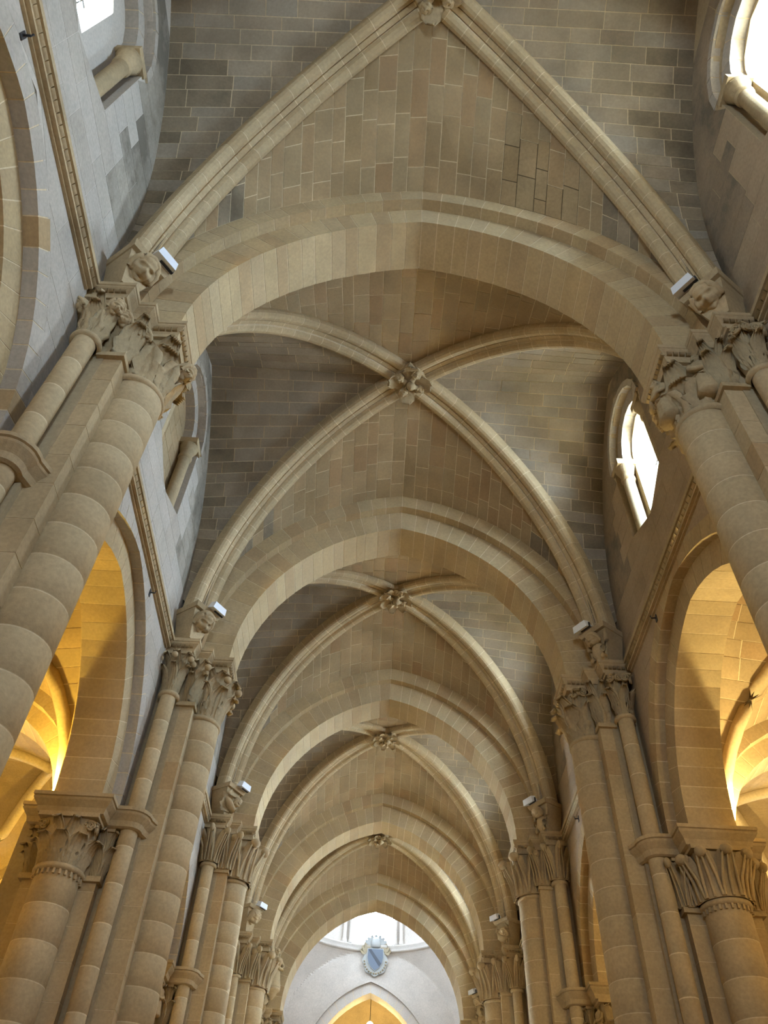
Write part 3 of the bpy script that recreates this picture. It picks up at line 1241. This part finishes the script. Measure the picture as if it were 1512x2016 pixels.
    def ia_lim(z, w):
        return yb + (lim(z, hsw1) if w else -lim(z, hsw0))

    def iv_hi(z):
        a, b = yb - lim(z, hsw0), yb + lim(z, hsw1)
        w = hw(z, WHO + (.14 if z > WSP else 0), WZB)
        return [(a, yb - w), (yb + w, b)]
    facing(hi, iv_hi, .8)
    if jm.V:
        o = jm.build('ashlar_blocks', M['wall'], W)
        o['kind'] = 'stuff'
    # string course with billets
    sc = MB()
    a, b = (y0 + .97, y1 - .97)
    for u, za, zb_ in ((UW - .04, 11.17, 11.22), (UW - .13, 11.36, 11.44)):
        x0, x1 = sorted((X(u), X(UW + .05)))
        sc.box(x0, x1, a, b, za, zb_)
    x0, x1 = sorted((X(UW - .095), X(UW + .05)))
    sc.box(x0, x1, a, b, 11.2, 11.38)
    st = sc.build('string_course', M['carved'], W)
    bl = MB()
    n = int((b - a) / .13)
    for i in range(n):
        p = a + (b - a) * (i + .05) / n
        q = a + (b - a) * (i + .95) / n
        bl.add(*tube([(X(UW - .065), p, 11.29), (X(UW - .065), q, 11.29)], .062, 8))
    o = bl.build('billets', M['carved'], st, True)
    o['kind'] = 'stuff'
    # small metal hook under the string course
    if k in (0, 1, 2):
        hk = thing('wall_hook', (X(UW - .05), yb - .25 if k == 0 else yc + 1.0, 11.05), 'small black iron hook under the string course, %s side, %s' % (sidew, far), 'hook', 'iron hooks on the nave walls')
        hy = hk.location.y
        m = MB()
        x0, x1 = sorted((X(UW - .012), X(UW + .01)))
        m.box(x0, x1, hy - .035, hy + .035, 10.98, 11.12)
        m.build('plate', M['black'], hk)
        MB().add(*tube([(X(UW - .01), hy, 11.06), (X(UW - .09), hy, 11.05), (X(UW - .10), hy, 11.10)], .014, 6)).build('prong', M['black'], hk)
    # ---- window
    wn = (k * 2 + (1 if sx > 0 else 2))
    win = thing('window_%d' % wn, (X(UW + .3), yb, WZB), ('round-headed clerestory window full of white daylight, %s' if sx > 0 else 'deep round-headed clerestory recess with a narrow opening, %s' if k == 0 else 'blind round-headed clerestory recess walled up with brown stone, %s') % far, None, 'clerestory windows', 'structure')
    # recess reveals: sloped sill
    zsl = .18 if sx > 0 else .95
    m = MB()
    m.hexa([(X(UW + .02), yb - WHO, WZB - .05), (X(UW + .02), yb + WHO, WZB - .05), (X(UW + .36), yb + WHO, WZB - .05), (X(UW + .36), yb - WHO, WZB - .05),
            (X(UW + .02), yb - WHO, WZB), (X(UW + .02), yb + WHO, WZB), (X(UW + .36), yb + WHO, WZB + .16), (X(UW + .36), yb - WHO, WZB + .16)])
    m.hexa([(X(UW + .36), yb - wi, wz0 - .3), (X(UW + .36), yb + wi, wz0 - .3), (X(UW + .85), yb + wi, wz0 - .3), (X(UW + .85), yb - wi, wz0 - .3),
            (X(UW + .36), yb - wi, wz0), (X(UW + .36), yb + wi, wz0), (X(UW + .85), yb + wi, wz0 + .1), (X(UW + .85), yb - wi, wz0 + .1)])
    m.build('sill', M['wall'], win)
    # arch rings round the window

    def wmap(h, v, d):
        return Vector((X(d), yb + h, WSP + v))
    rg = arch_core(WHO - .01, WHO, 0, .14, wmap, UW - .035, UW + .1, n=10).build('hood_arch', M['mortar'], win)
    arch_ring(WHO - .01, WHO, 0, .14, 5, wmap, UW - .04, UW + .1, rg, M['wall'], joined=k > 2)
    rg2 = arch_core(.70, .71, 0, .30, wmap, UW + .14, UW + .36, n=10).build('inner_arch', M['mortar'], win)
    arch_ring(.70, .71, 0, .30, 4, wmap, UW + .14, UW + .36, rg2, M['wall'], joined=k > 2)
    for sg in (-1, 1):
        cn = MB()
        cx, cyy = X(UW + .17), yb + sg * .80
        V, F = lathe([(.001, 12.78), (.17, 12.80), (.17, 12.87), (.13, 12.92), (.145, 12.95), (.12, 12.99), (.12, 14.62), (.001, 14.62)], 18)
        cn.add([(p + cx, q + cyy, r) for p, q, r in V], F)
        c_ = cn.build('colonnette', M['shaft'], win, True)
        V, F = lathe([(.12, 14.60), (.15, 14.63), (.15, 14.67), (.13, 14.70), (.14, 14.8), (.21, 15.0), (.001, 15.0)], 18)
        cc = MB().add([(p + cx, q + cyy, r) for p, q, r in V], F).build('colonnette_capital', M['carved'], win, True)
        for a in (0, PI / 2, PI, 3 * PI / 2):
            place('leaf', ME['tall'], cc, (cx + .12 * cos(a + .78), cyy + .12 * sin(a + .78), 14.70), a + .78 - PI / 2, (.2, .25, .3))
        m = MB()
        x0, x1 = sorted((X(UW - .03), X(UW + .36)))
        m.box(x0, x1, *sorted((yb + sg * .62, yb + sg * 1.04)), 15.0, WSP + .01)
        m.build('window_impost', M['carved'], win)
        # jamb stones of the inner opening
    if blind:
        m = MB()
        x0, x1 = sorted((X(UW + .34), X(UW + .36)))
        m.box(x0, x1, yb - WHO, yb + WHO, WZB, WSP + WHO)
        inf = m.build('infill', M['mortar'], win)
        zz = WZB
        while zz < WSP + .7:
            cuts = splits(0, 1.9, .62, .3)
            for q0, q1 in zip(cuts[:-1], cuts[1:]):
                A = [Vector((X(UW + .335), yb - .95 + 1.9 * q, zz_)) for q, zz_ in ((q0, zz), (q1, zz), (q1, zz + .36), (q0, zz + .36))]
                V, F = quad_stone(*A, Vector((-sx, 0, 0)), .014, .02)
                link('infill_block', me_new('infill_block', V, F, M['web']), inf)
            zz += .36
        return W
    # glass pane near the outside
    m = MB()
    n = 14
    V = [(X(UW + .80), yb - wi, wz0), (X(UW + .80), yb + wi, wz0)]
    for i in range(n + 1):
        a = PI * i / n
        V.append((X(UW + .80), yb + wi * cos(a), WSP + wi * sin(a)))
    m.add(V, [tuple(range(len(V)))])
    pn = m.build('pane', M['glass'], win)
    m = MB()
    for q in (-.33, .33):
        m.add(*tube([(X(UW + .79), yb + wi * q, wz0), (X(UW + .79), yb + wi * q, WSP + wi * .9)], .012, 6))
    for q in range(4):
        zz = wz0 + .3 + q * .6
        m.add(*tube([(X(UW + .79), yb - wi, zz), (X(UW + .79), yb + wi, zz)], .012, 6))
    m.build('glazing_bars', M['black'], win)
    portal((X(UW + .86), yb, (wz0 + WSP + wi) / 2), (-sx, 0, 0), 2 * wi, WSP + wi - wz0)
    return W


for k in range(5):
    for sx in (-1, 1):
        wall_bay(sx, k)


# ------------------------------------------------------------------ corbels and floodlights
def corbel(sx, k, sy, kind):
    """carved corbel on the impost corner that carries a diagonal rib; sy=-1 on the near side of the pier"""
    yk = YP[k]
    yb = boss_info[k - 1][0] if sy < 0 else boss_info[min(k, 4)][0]
    base = Vector((sx * 4.02, yk + sy * .84, ZI))
    d = Vector((0, yb, 0)) - Vector((sx * XR, yk + sy * RIB_DY, 0))
    d.z = 0
    d.normalize()
    rz = math.atan2(d.y, d.x) - PI / 2           # local +y looks along d
    sidew = 'blocked-window' if sx < 0 else 'bright-window'
    kinds = {'head': 'human-head', 'atlas': 'crouching-figure', 'beast': 'curled-beast'}
    wh = 'the crossing pier' if k == 5 else 'the %s pier from the crossing' % ORD[k]
    t = thing('carved_corbel', base, '%s corbel on %s, %s side%s' % (kinds[kind], wh, sidew, '' if sy < 0 else ', facing the crossing'), 'corbel', 'carved corbels under the diagonal ribs')
    Mx = Matrix.Translation(base) @ Matrix.Rotation(rz, 4, 'Z')
    m = MB()
    zt = .72
    m.hexa([(-.12, -.3, .0), (.12, -.3, .0), (.12, .10, .0), (-.12, .10, .0), (-.27, -.3, zt - .09), (.27, -.3, zt - .09), (.27, .20, zt - .09), (-.27, .20, zt - .09)])
    m.xf(Mx).build('block', M['carved'], t)
    m = MB()
    m.hexa([(-.29, -.3, zt - .09), (.29, -.3, zt - .09), (.29, .27, zt - .09), (-.29, .27, zt - .09), (-.32, -.3, zt), (.32, -.3, zt), (.32, .31, zt), (-.32, .31, zt)])
    m.xf(Mx).build('slab', M['carved'], t)

    def put(name, me, loc, sc, rx=0.0, rzz=0.0):
        o = link(name, me, t)
        o.matrix_basis = Mx @ Matrix.Translation(loc) @ Matrix.Rotation(rzz, 4, 'Z') @ Matrix.Rotation(rx, 4, 'X') @ Matrix.Diagonal((sc, sc, sc, 1))
    if kind == 'head':
        put('head', ME['head'], (0, .20, .42), 1.45, -.85)
    elif kind == 'atlas':
        put('head', ME['head'], (.0, .26, .44), 1.0, -.8)
        mb = MB()
        mb.add(*tube([(0, .08, .02), (0, .16, .14), (0, .15, .28), (0, .12, .36)], [.10, .15, .14, .09], 12))
        for s_ in (-1, 1):
            mb.add(*tube([(s_ * .11, .15, .27), (s_ * .22, .17, .36), (s_ * .21, .16, .50), (s_ * .20, .14, .60)], [.055, .05, .045, .05], 8))
            mb.add(*tube([(s_ * .07, .12, .08), (s_ * .16, .25, .16), (s_ * .13, .20, .02), (s_ * .13, .27, -.0)], [.07, .065, .05, .045], 8))
        mb.xf(Mx).build('body', M['carved'], t, True)
    else:
        put('head', ME['head'], (-.08, .26, .34), .85, -.8, .4)
        mb = MB()
        pts = [(.2, .05, .55), (.22, .16, .40), (.12, .22, .24), (-.05, .20, .14), (-.17, .15, .22), (-.16, .18, .34)]
        mb.add(*tube(pts, [.05, .08, .10, .09, .08, .06], 10))
        for s_ in (-1, 1):
            mb.add(*tube([(s_ * .14, .12, .50), (s_ * .24, .26, .46), (s_ * .18, .28, .56)], [.04, .05, .02], 8))
        mb.xf(Mx).build('body', M['carved'], t, True)
        put('leaf', ME['leaf'], (.08, .14, .06), .4, -.2, -.3)
    return Mx, base, zt


def floodlight(Mx, base, zt, sx, k, side=1):
    sidew = 'blocked-window' if sx < 0 else 'bright-window'
    wh = 'the crossing pier' if k == 5 else 'the %s pier from the crossing' % ORD[k]
    off = -sx * .0
    A = Mx @ Matrix.Translation((.14 * side, .36, zt + .03))
    t = thing('floodlight', A.translation, 'small white floodlight box on the corbel of %s, %s side' % (wh, sidew), 'floodlight', 'white floodlights on the rib corbels')
    B = A @ Matrix.Rotation(-.35, 4, 'X')
    MB().hexa([(-.17, -.09, -.02), (.17, -.09, -.02), (.17, .10, -.02), (-.17, .10, -.02), (-.15, -.07, .12), (.15, -.07, .12), (.15, .08, .12), (-.15, .08, .12)]).xf(B).build('housing', M['white'], t)
    MB().box(-.13, .13, -.045, .065, .118, .126).xf(B).build('lens', M['lens'], t)
    MB().box(-.185, -.165, -.02, .02, -.04, .07).box(-.17, .05, -.02, .02, -.04, -.03).xf(A).build('bracket', M['black'], t)
    if sx < 0:
        ld = bpy.data.lights.new('floodlight_bulb', 'SPOT')
        ld.energy = FLOOD
        ld.color = (1.0, .74, .30)
        ld.spot_size, ld.spot_blend = 1.35, .5
        ld.shadow_soft_size = .08
        lo = bpy.data.objects.new('floodlight_bulb', ld)
        col.objects.link(lo)
        lo.parent = t
        lo.location = (.12, .02, .30)
        lo.rotation_euler = Vector((.80, -.05, .55)).to_track_quat('-Z', 'Y').to_euler()


FLOOD = 45
KINDS = {(-1, 1): 'head', (1, 1): 'head', (-1, 2): 'head', (1, 2): 'atlas', (-1, 3): 'beast', (1, 3): 'atlas', (-1, 4): 'head', (1, 4): 'beast', (-1, 5): 'atlas', (1, 5): 'atlas'}
for k in range(1, 6):
    for sx in (-1, 1):
        info = corbel(sx, k, -1, KINDS[(sx, k)])
        floodlight(*info, sx, k, side=(-1 if sx > 0 else 1) * (-1))
        if k < 3:
            corbel(sx, k, 1, 'head' if k == 1 else 'beast')

# ------------------------------------------------------------------ aisles
ALAMP = []
for sx in (-1, 1):
    X = lambda u: sx * u
    sidew = 'blocked-window' if sx < 0 else 'bright-window'
    uc, hs = 7.55, 1.85
    for k in range(1, 5):
        yk = YP[k]
        t = thing('aisle_arch', (X(uc), yk, ZA), 'lamplit pointed aisle arch behind the %s pier from the crossing, %s side' % (ORD[k], sidew), 'arch', 'arches across the aisles')

        def mp(h, v, d, yk=yk):
            return Vector((X(uc + h), yk + d, ZA + v))
        for nm, r0, r1, dd, n in (('inner_order', 0, .30, .36, 10), ('outer_order', .29, .55, .55, 9)):
            c = arch_core(hs, 2.25, r0, r1, mp, -dd, dd, n=12).build(nm, M['mortar'], t)
            arch_ring(hs, 2.25, r0, r1, n, mp, -dd, dd, c, M['arch'], joined=k > 2)
        # wall pilaster under its outer end
        m = MB()
        a, b = sorted((X(9.35), X(9.65)))
        m.box(a, b, yk - .5, yk + .5, 0, ZA)
        m.build('wall_pilaster', M['shaft'], t)
    for k in range(0, 5):
        y0, y1 = YP[k], YP[k + 1]
        yb = (y0 + y1) / 2
        far = ['before the fourth pier from the crossing', 'before the third pier from the crossing', 'before the second pier from the crossing', 'before the first pier from the crossing', 'before the crossing'][k]
        c = thing('ceiling_aisle', (X(uc), yb, ZA), 'yellow-lit aisle vault %s, %s side' % (far, sidew), None, 'aisle vaults', 'structure')
        zb = 11.1
        hu = 2.05
        for sy in (-1, 1):
            ye = (y0 if sy < 0 else y1) - sy * .55
            for s2 in (-1, 1):
                def rib(t):
                    return Vector((X(uc + s2 * hu * t), lerp(yb, ye, t), ZA + .1 + (zb - ZA - .1) * sqrt(max(0, 1 - t * t))))

                def wl(t):
                    q = hso_ = abs(ye - yb)
                    dy = abs(lerp(yb, ye, t) - yb)
                    e, R = arch2(q, 3.25)
                    return Vector((X(uc + s2 * hu), lerp(yb, ye, t), ZA + .1 + sqrt(max(0, R * R - (dy + e) ** 2))))

                def tp(t):
                    e, R = arch2(hs, 2.25)
                    x = hu * t
                    r = R + .52
                    return Vector((X(uc + s2 * x), ye, ZA + sqrt(max(.01, r * r - (x + e) ** 2))))
                if k in (0, 1):
                    build_web(c, 'side_web', rib, wl, course_ts(lambda t: lerp(rib(t), wl(t), .5), 1.0, .36), Vector((0, 0, -1)), M['web'], .8, k != 1)
                    build_web(c, 'cross_web', rib, tp, course_ts(lambda t: lerp(rib(t), tp(t), .6), .96, .36), Vector((0, 0, -1)), M['web'], .8, k != 1)
                else:
                    b = MB()
                    q = [i / 10 for i in range(11)]
                    for t0, t1 in zip(q[:-1], q[1:]):
                        b.add([rib(t0), wl(t0), wl(t1), rib(t1)], [(0, 1, 2, 3)])
                        b.add([rib(t0), tp(t0), tp(t1), rib(t1)], [(0, 1, 2, 3)])
                    b.build('web', M['web'], c)
                # a rounded diagonal rib
                pts = [rib(i / 14 * .998) + Vector((0, 0, -.06)) for i in range(15)]
                MB().add(*tube(pts, .12, 8)).build('diagonal_rib', M['shaft'], c, True)
    # uplights standing on the aisle side of the imposts
    for k in range(1, 5):
        for sg in (-1, 1):
            if sg > 0 and k > 2:
                continue
            p = Vector((X(5.68), YP[k] + sg * .78, ZA))
            wh = '%s pier from the crossing' % ORD[k]
            t = thing('uplight', p, '%s uplight behind the %s, %s side' % ('crossing-facing' if sg > 0 else 'west-facing', wh, sidew), 'lamp', 'uplights in the aisles')
            MB().add(*lathe([(.001, 0), (.06, 0), (.06, .02), (.02, .03), (.02, .08), (.07, .10), (.085, .20), (.07, .20), (.06, .12), (.001, .12)], 14)).xf(Matrix.Translation(p)).build('lamp_body', M['black'], t, True)
            ld = bpy.data.lights.new('uplight_bulb', 'POINT')
            ld.energy = (540 if sg < 0 else 70) * (1 if sx < 0 else 1.5)
            ld.color = (1.0, .70, .13) if sx < 0 else (1.0, .80, .36)
            ld.shadow_soft_size = .06
            lo = bpy.data.objects.new('uplight_bulb', ld)
            col.objects.link(lo)
            lo.parent = t
            lo.location = (0, 0, .28)

# ------------------------------------------------------------------ crossing and apse
YC, RC = 38.0, 4.2
YEW = YC + RC + .004
m = MB()
cr = thing('wall_crossing', (0, YEW, 0), 'pale crossing walls rising to a round cornice, with a pointed apse arch', None, None, 'structure')
# side walls of the crossing (plain, pale)
for sx in (-1, 1):
    a, b = sorted((sx * 4.35, sx * 5.2))
    m.box(a, b, 33.75, YEW + .3, 0, 17.2)
m.box(-5.2, 5.2, 33.45, 33.74, 16.42, 19.4)  # unseen wall added above the crossing arch to stop a light leak
m.build('side_walls_and_leak_block', M['pale'], cr)
# east wall with the apse arch
A_HS, A_RISE, A_Z = 2.75, 3.85, 11.45
e, R = arch2(A_HS, A_RISE)
m = MB()
z = 0.0
lv = [0, A_Z] + [A_Z + .2 * i for i in range(1, 31)]
for z0, z1 in zip(lv[:-1], lv[1:]):
    def hh(z):
        if z <= A_Z:
            return A_HS + .3
        r = R + .3
        q = z - A_Z
        return max(0, -e + sqrt(max(0, r * r - q * q))) if q < r else 0
    h0, h1 = hh(z0), hh(z1)
    for s in (-1, 1):
        m.hexa([(s * h0, YEW, z0), (s * 5.2, YEW, z0), (s * 5.2, YEW, z1), (s * h1, YEW, z1), (s * h0, YEW + .8, z0), (s * 5.2, YEW + .8, z0), (s * 5.2, YEW + .8, z1), (s * h1, YEW + .8, z1)])
m.build('east_wall', M['pale'], cr)


def mpa(h, v, d):
    return Vector((h, YEW + d, A_Z + v))


hd = arch_core(A_HS, A_RISE, .42, .56, mpa, -.14, .3, ins=0).build('hood_moulding', M['pale'], cr)
oo = arch_core(A_HS, A_RISE, 0, .44, mpa, -.02, .8).build('apse_arch', M['mortar'], cr)
arch_ring(A_HS, A_RISE, 0, .44, 12, mpa, -.02, .8, oo, M['pale'], joined=True)
# pendentives up to the round cornice
rows, nn = 48, 320
V, F = [], []
ZP = 17.15 - RC
for r in range(rows + 1):
    z = lerp(ZP, 17.15, r / rows)
    rad = sqrt(2 * RC * RC - (z - ZP) ** 2)
    for i in range(nn):
        a = 2 * PI * (i + .5) / nn
        V.append((max(-RC, min(RC, rad * cos(a))), YC + max(-RC, min(RC, rad * sin(a))), z))
for r in range(rows):
    for i in range(nn):
        j = (i + 1) % nn
        f = (r * nn + i, r * nn + j, (r + 1) * nn + j, (r + 1) * nn + i)
        if all(abs(V[q][1] - YC) > RC - 1e-4 for q in f):      # flush with the east wall or the nave side
            continue
        F.append(f)
MB().add(V, F).build('pendentives', M['pale'], cr)
cor = thing('trim_1', (0, YC, 17.1), 'round moulded cornice ring under the lantern windows', None, None, 'structure')
V, F = lathe([(RC + .1, 17.08), (RC - .04, 17.10), (RC - .10, 17.18), (RC - .05, 17.22), (RC - .18, 17.30), (RC - .18, 17.38), (RC + .1, 17.38)], 64)
MB().add([(a, b + YC, c) for a, b, c in V], F).build('ring', M['pale'], cor, True)
# lantern drum with eight tall windows
ln = thing('ceiling_lantern', (0, YC, 17.38), 'tall round lantern drum with a wide bright window and paired colonnettes', None, None, 'structure')
ND = 8
WA = .23                     # half angle of the east window
LW = [WA, 0, .095, 0, .05, 0, .095, 0]
for i in range(ND):
    ac = PI / 2 + 2 * PI * i / ND
    nxt = ac + 2 * PI / ND
    m = MB()
    steps = 6
    for q in range(steps):
        a0 = lerp(ac + LW[i], nxt - LW[(i + 1) % 8], q / steps)
        a1 = lerp(ac + LW[i], nxt - LW[(i + 1) % 8], (q + 1) / steps)
        m.hexa([(RC * cos(a0), YC + RC * sin(a0), 17.38), (RC * cos(a1), YC + RC * sin(a1), 17.38), ((RC + .5) * cos(a1), YC + (RC + .5) * sin(a1), 17.38), ((RC + .5) * cos(a0), YC + (RC + .5) * sin(a0), 17.38),
                (RC * cos(a0), YC + RC * sin(a0), 22.6), (RC * cos(a1), YC + RC * sin(a1), 22.6), ((RC + .5) * cos(a1), YC + (RC + .5) * sin(a1), 22.6), ((RC + .5) * cos(a0), YC + (RC + .5) * sin(a0), 22.6)])
    m.build('drum_pier', M['pale'], ln)
    for s in (-1, 1) if i % 2 == 0 else ():
        for q in (LW[i] + .045, LW[i] + .12):
            a = ac + s * q
            m = MB()
            V, F = lathe([(.13, 17.38), (.13, 17.5), (.09, 17.58), (.09, 20.6), (.14, 20.9), (.14, 21.0)], 12)
            m.add([(x + (RC - .08) * cos(a), y + YC + (RC - .08) * sin(a), z) for x, y, z in V], F)
            m.build('colonnette', M['pale'], ln, True)
    d = Vector((cos(ac), sin(ac), 0))
    if i % 2 == 0:
        portal(Vector((0, YC, 20.0)) + d * (RC + .55), -d, 2 * LW[i] * RC, 5.2)
V, F = lathe([(RC + .55, 22.55), (RC, 22.6), (RC * .9, 24.2), (RC * .6, 25.8), (RC * .25, 26.5), (.01, 26.7)], 32)
MB().add([(a, b + YC, c) for a, b, c in V], F).build('dome', M['pale'], ln, True)
# apse behind the arch
V, F = [], []
nb, nr = 28, 18
RA = 3.15
for r in range(nr + 1):
    if r < 3:
        z, rr = [0, 6, 12.2][r], RA
    else:
        t = (r - 2) / (nr - 2)
        z, rr = 12.2 + 3.6 * sin(t * PI / 2), max(.02, RA * cos(t * PI / 2))
    for i in range(nb + 1):
        a = PI * i / nb
        V.append((rr * cos(a), YEW + .8 + rr * sin(a) * 1.15, z))
for r in range(nr):
    for i in range(nb):
        a = r * (nb + 1) + i
        F.append((a, a + 1, a + nb + 2, a + nb + 1))
ap = MB().add(V, F).build('wall_apse', M['web'], None, True)
tag(ap, 'rounded apse wall and half dome glowing yellow behind the apse arch', None, None, 'structure')
shell('wall_east_shell', [(-5.2, -3.1, YEW + .8, 48, 0, 17.2), (3.1, 5.2, YEW + .8, 48, 0, 17.2), (-5.2, 5.2, 47.6, 48, 0, 17.2), (-5.2, 5.2, YEW + .8, 48, 16.4, 17.2)], M['core'], 'masonry behind the apse')
hl = thing('hanging_lamp', (0.05, YEW + 1.2, 14.1), 'glowing lamp hanging under the apse arch', 'lamp')
V, F = lathe([(.001, -.34), (.12, -.30), (.2, -.12), (.2, .12), (.13, .30), (.04, .36), (.001, .36)], 16)
MB().add([(a + .05, b + YEW + 1.2, c + 14.1) for a, b, c in V], F).build('globe', M['glow'], hl, True)
MB().add(*tube([(.05, YEW + 1.2, 14.4), (.05, YEW + 1.2, 15.6)], .015, 6)).build('chain', M['black'], hl)
ld = bpy.data.lights.new('apse_bulb', 'POINT')
ld.energy = 300
ld.color = (1, .80, .33)
ld.shadow_soft_size = .3
lo = bpy.data.objects.new('apse_bulb', ld)
col.objects.link(lo)
lo.parent = hl
lo.location = (0, .6, -1.2)

# ------------------------------------------------------------------ coat of arms over the apse arch
ca = thing('coat_of_arms', (.16, YEW - .12, 15.95), 'silver oval coat of arms with slate shield, dark diagonal band and crested helm', 'coat of arms')
CX, CZ, CY = .16, 16.72, YEW - .16


def plate(outline, y0, y1):
    mb = MB()
    n = len(outline)
    mb.add([(x, y0, z) for x, z in outline] + [(x, y1, z) for x, z in outline],
           [tuple(range(n)), tuple(range(2 * n - 1, n - 1, -1))] + [(i, (i + 1) % n, n + (i + 1) % n, n + i) for i in range(n)])
    return mb


oval = [(CX + .60 * cos(a) * (1 + .05 * cos(a * 8)), CZ + .66 * sin(a) * (1 + .05 * cos(a * 8)) - .05) for a in [2 * PI * i / 64 for i in range(64)]]
plate(oval, CY, CY + .1).build('cartouche', M['silver'], ca)
sh = [(-.36, .46), (.36, .46), (.38, .1), (.33, -.15), (.2, -.36), (0, -.5), (-.2, -.36), (-.33, -.15), (-.38, .1)]
rim = [(CX + x * 1.10, CZ + z * 1.07) for x, z in sh]
plate(rim, CY - .05, CY).build('shield_rim', M['silver'], ca)
sd = plate([(CX + x, CZ + z) for x, z in sh], CY - .07, CY - .04).build('shield', M['slate'], ca)
plate([(CX - .355, CZ + .42), (CX - .22, CZ + .45), (CX + .30, CZ - .20), (CX + .20, CZ - .33)], CY - .085, CY - .06).build('diagonal_band', M['navy'], sd)
for i in range(14):
    a = PI * 1.02 + PI * .96 * i / 13
    link('cartouche_boss', ME_dark(), ca).matrix_basis = Matrix.Translation((CX + .53 * cos(a), CY - .02, CZ + .58 * sin(a) - .05)) @ Matrix.Scale(.045, 4)
# helm with mantling above
mb = MB()
V, F = lathe([(.001, .42), (.12, .40), (.22, .28), (.25, .10), (.22, -.06), (.14, -.1), (.001, -.1)], 18)
mb.add([(x + CX, y * .7 + CY - .02, z + CZ + .62) for x, y, z in V], F)
mb.build('helm', M['silver'], ca, True)
for i in range(7):
    a = -1.2 + 2.4 * i / 6
    o = link('plume', ME['tall_silver'], ca)
    o.matrix_basis = Matrix.Translation((CX + .12 * sin(a), CY - .04, CZ + .66)) @ Matrix.Rotation(a, 4, 'Y') @ Matrix.Rotation(PI, 4, 'Z') @ Matrix.Diagonal((.24, .25, .48, 1))
for s in (-1, 1):
    for q in range(3):
        o = link('mantling_leaf', ME['leaf_silver'], ca)
        o.matrix_basis = Matrix.Translation((CX + s * (.26 + .1 * q), CY - .03, CZ + .62 - .08 * q)) @ Matrix.Rotation(s * (1.5 + .35 * q), 4, 'Y') @ Matrix.Rotation(PI, 4, 'Z') @ Matrix.Diagonal((.30, .25, .34, 1))

# ------------------------------------------------------------------ statue beside the crossing arch
st = thing('statue', (-3.62, 32.05, 11.95), 'small robed stone statue standing on a bracket beside the crossing arch', 'statue')
place('figure', ME_figure(), st, (-3.62, 32.05, 11.98), -2.6, 1.35)
V, F = lathe([(.001, -.35), (.06, -.3), (.2, -.06), (.26, -.04), (.26, .03), (.001, .03)], 16)
MB().add([(a - 3.62, b + 32.05, c + 11.95) for a, b, c in V], F).build('bracket', M['carved'], st, True)
print('objects', len(bpy.data.objects))
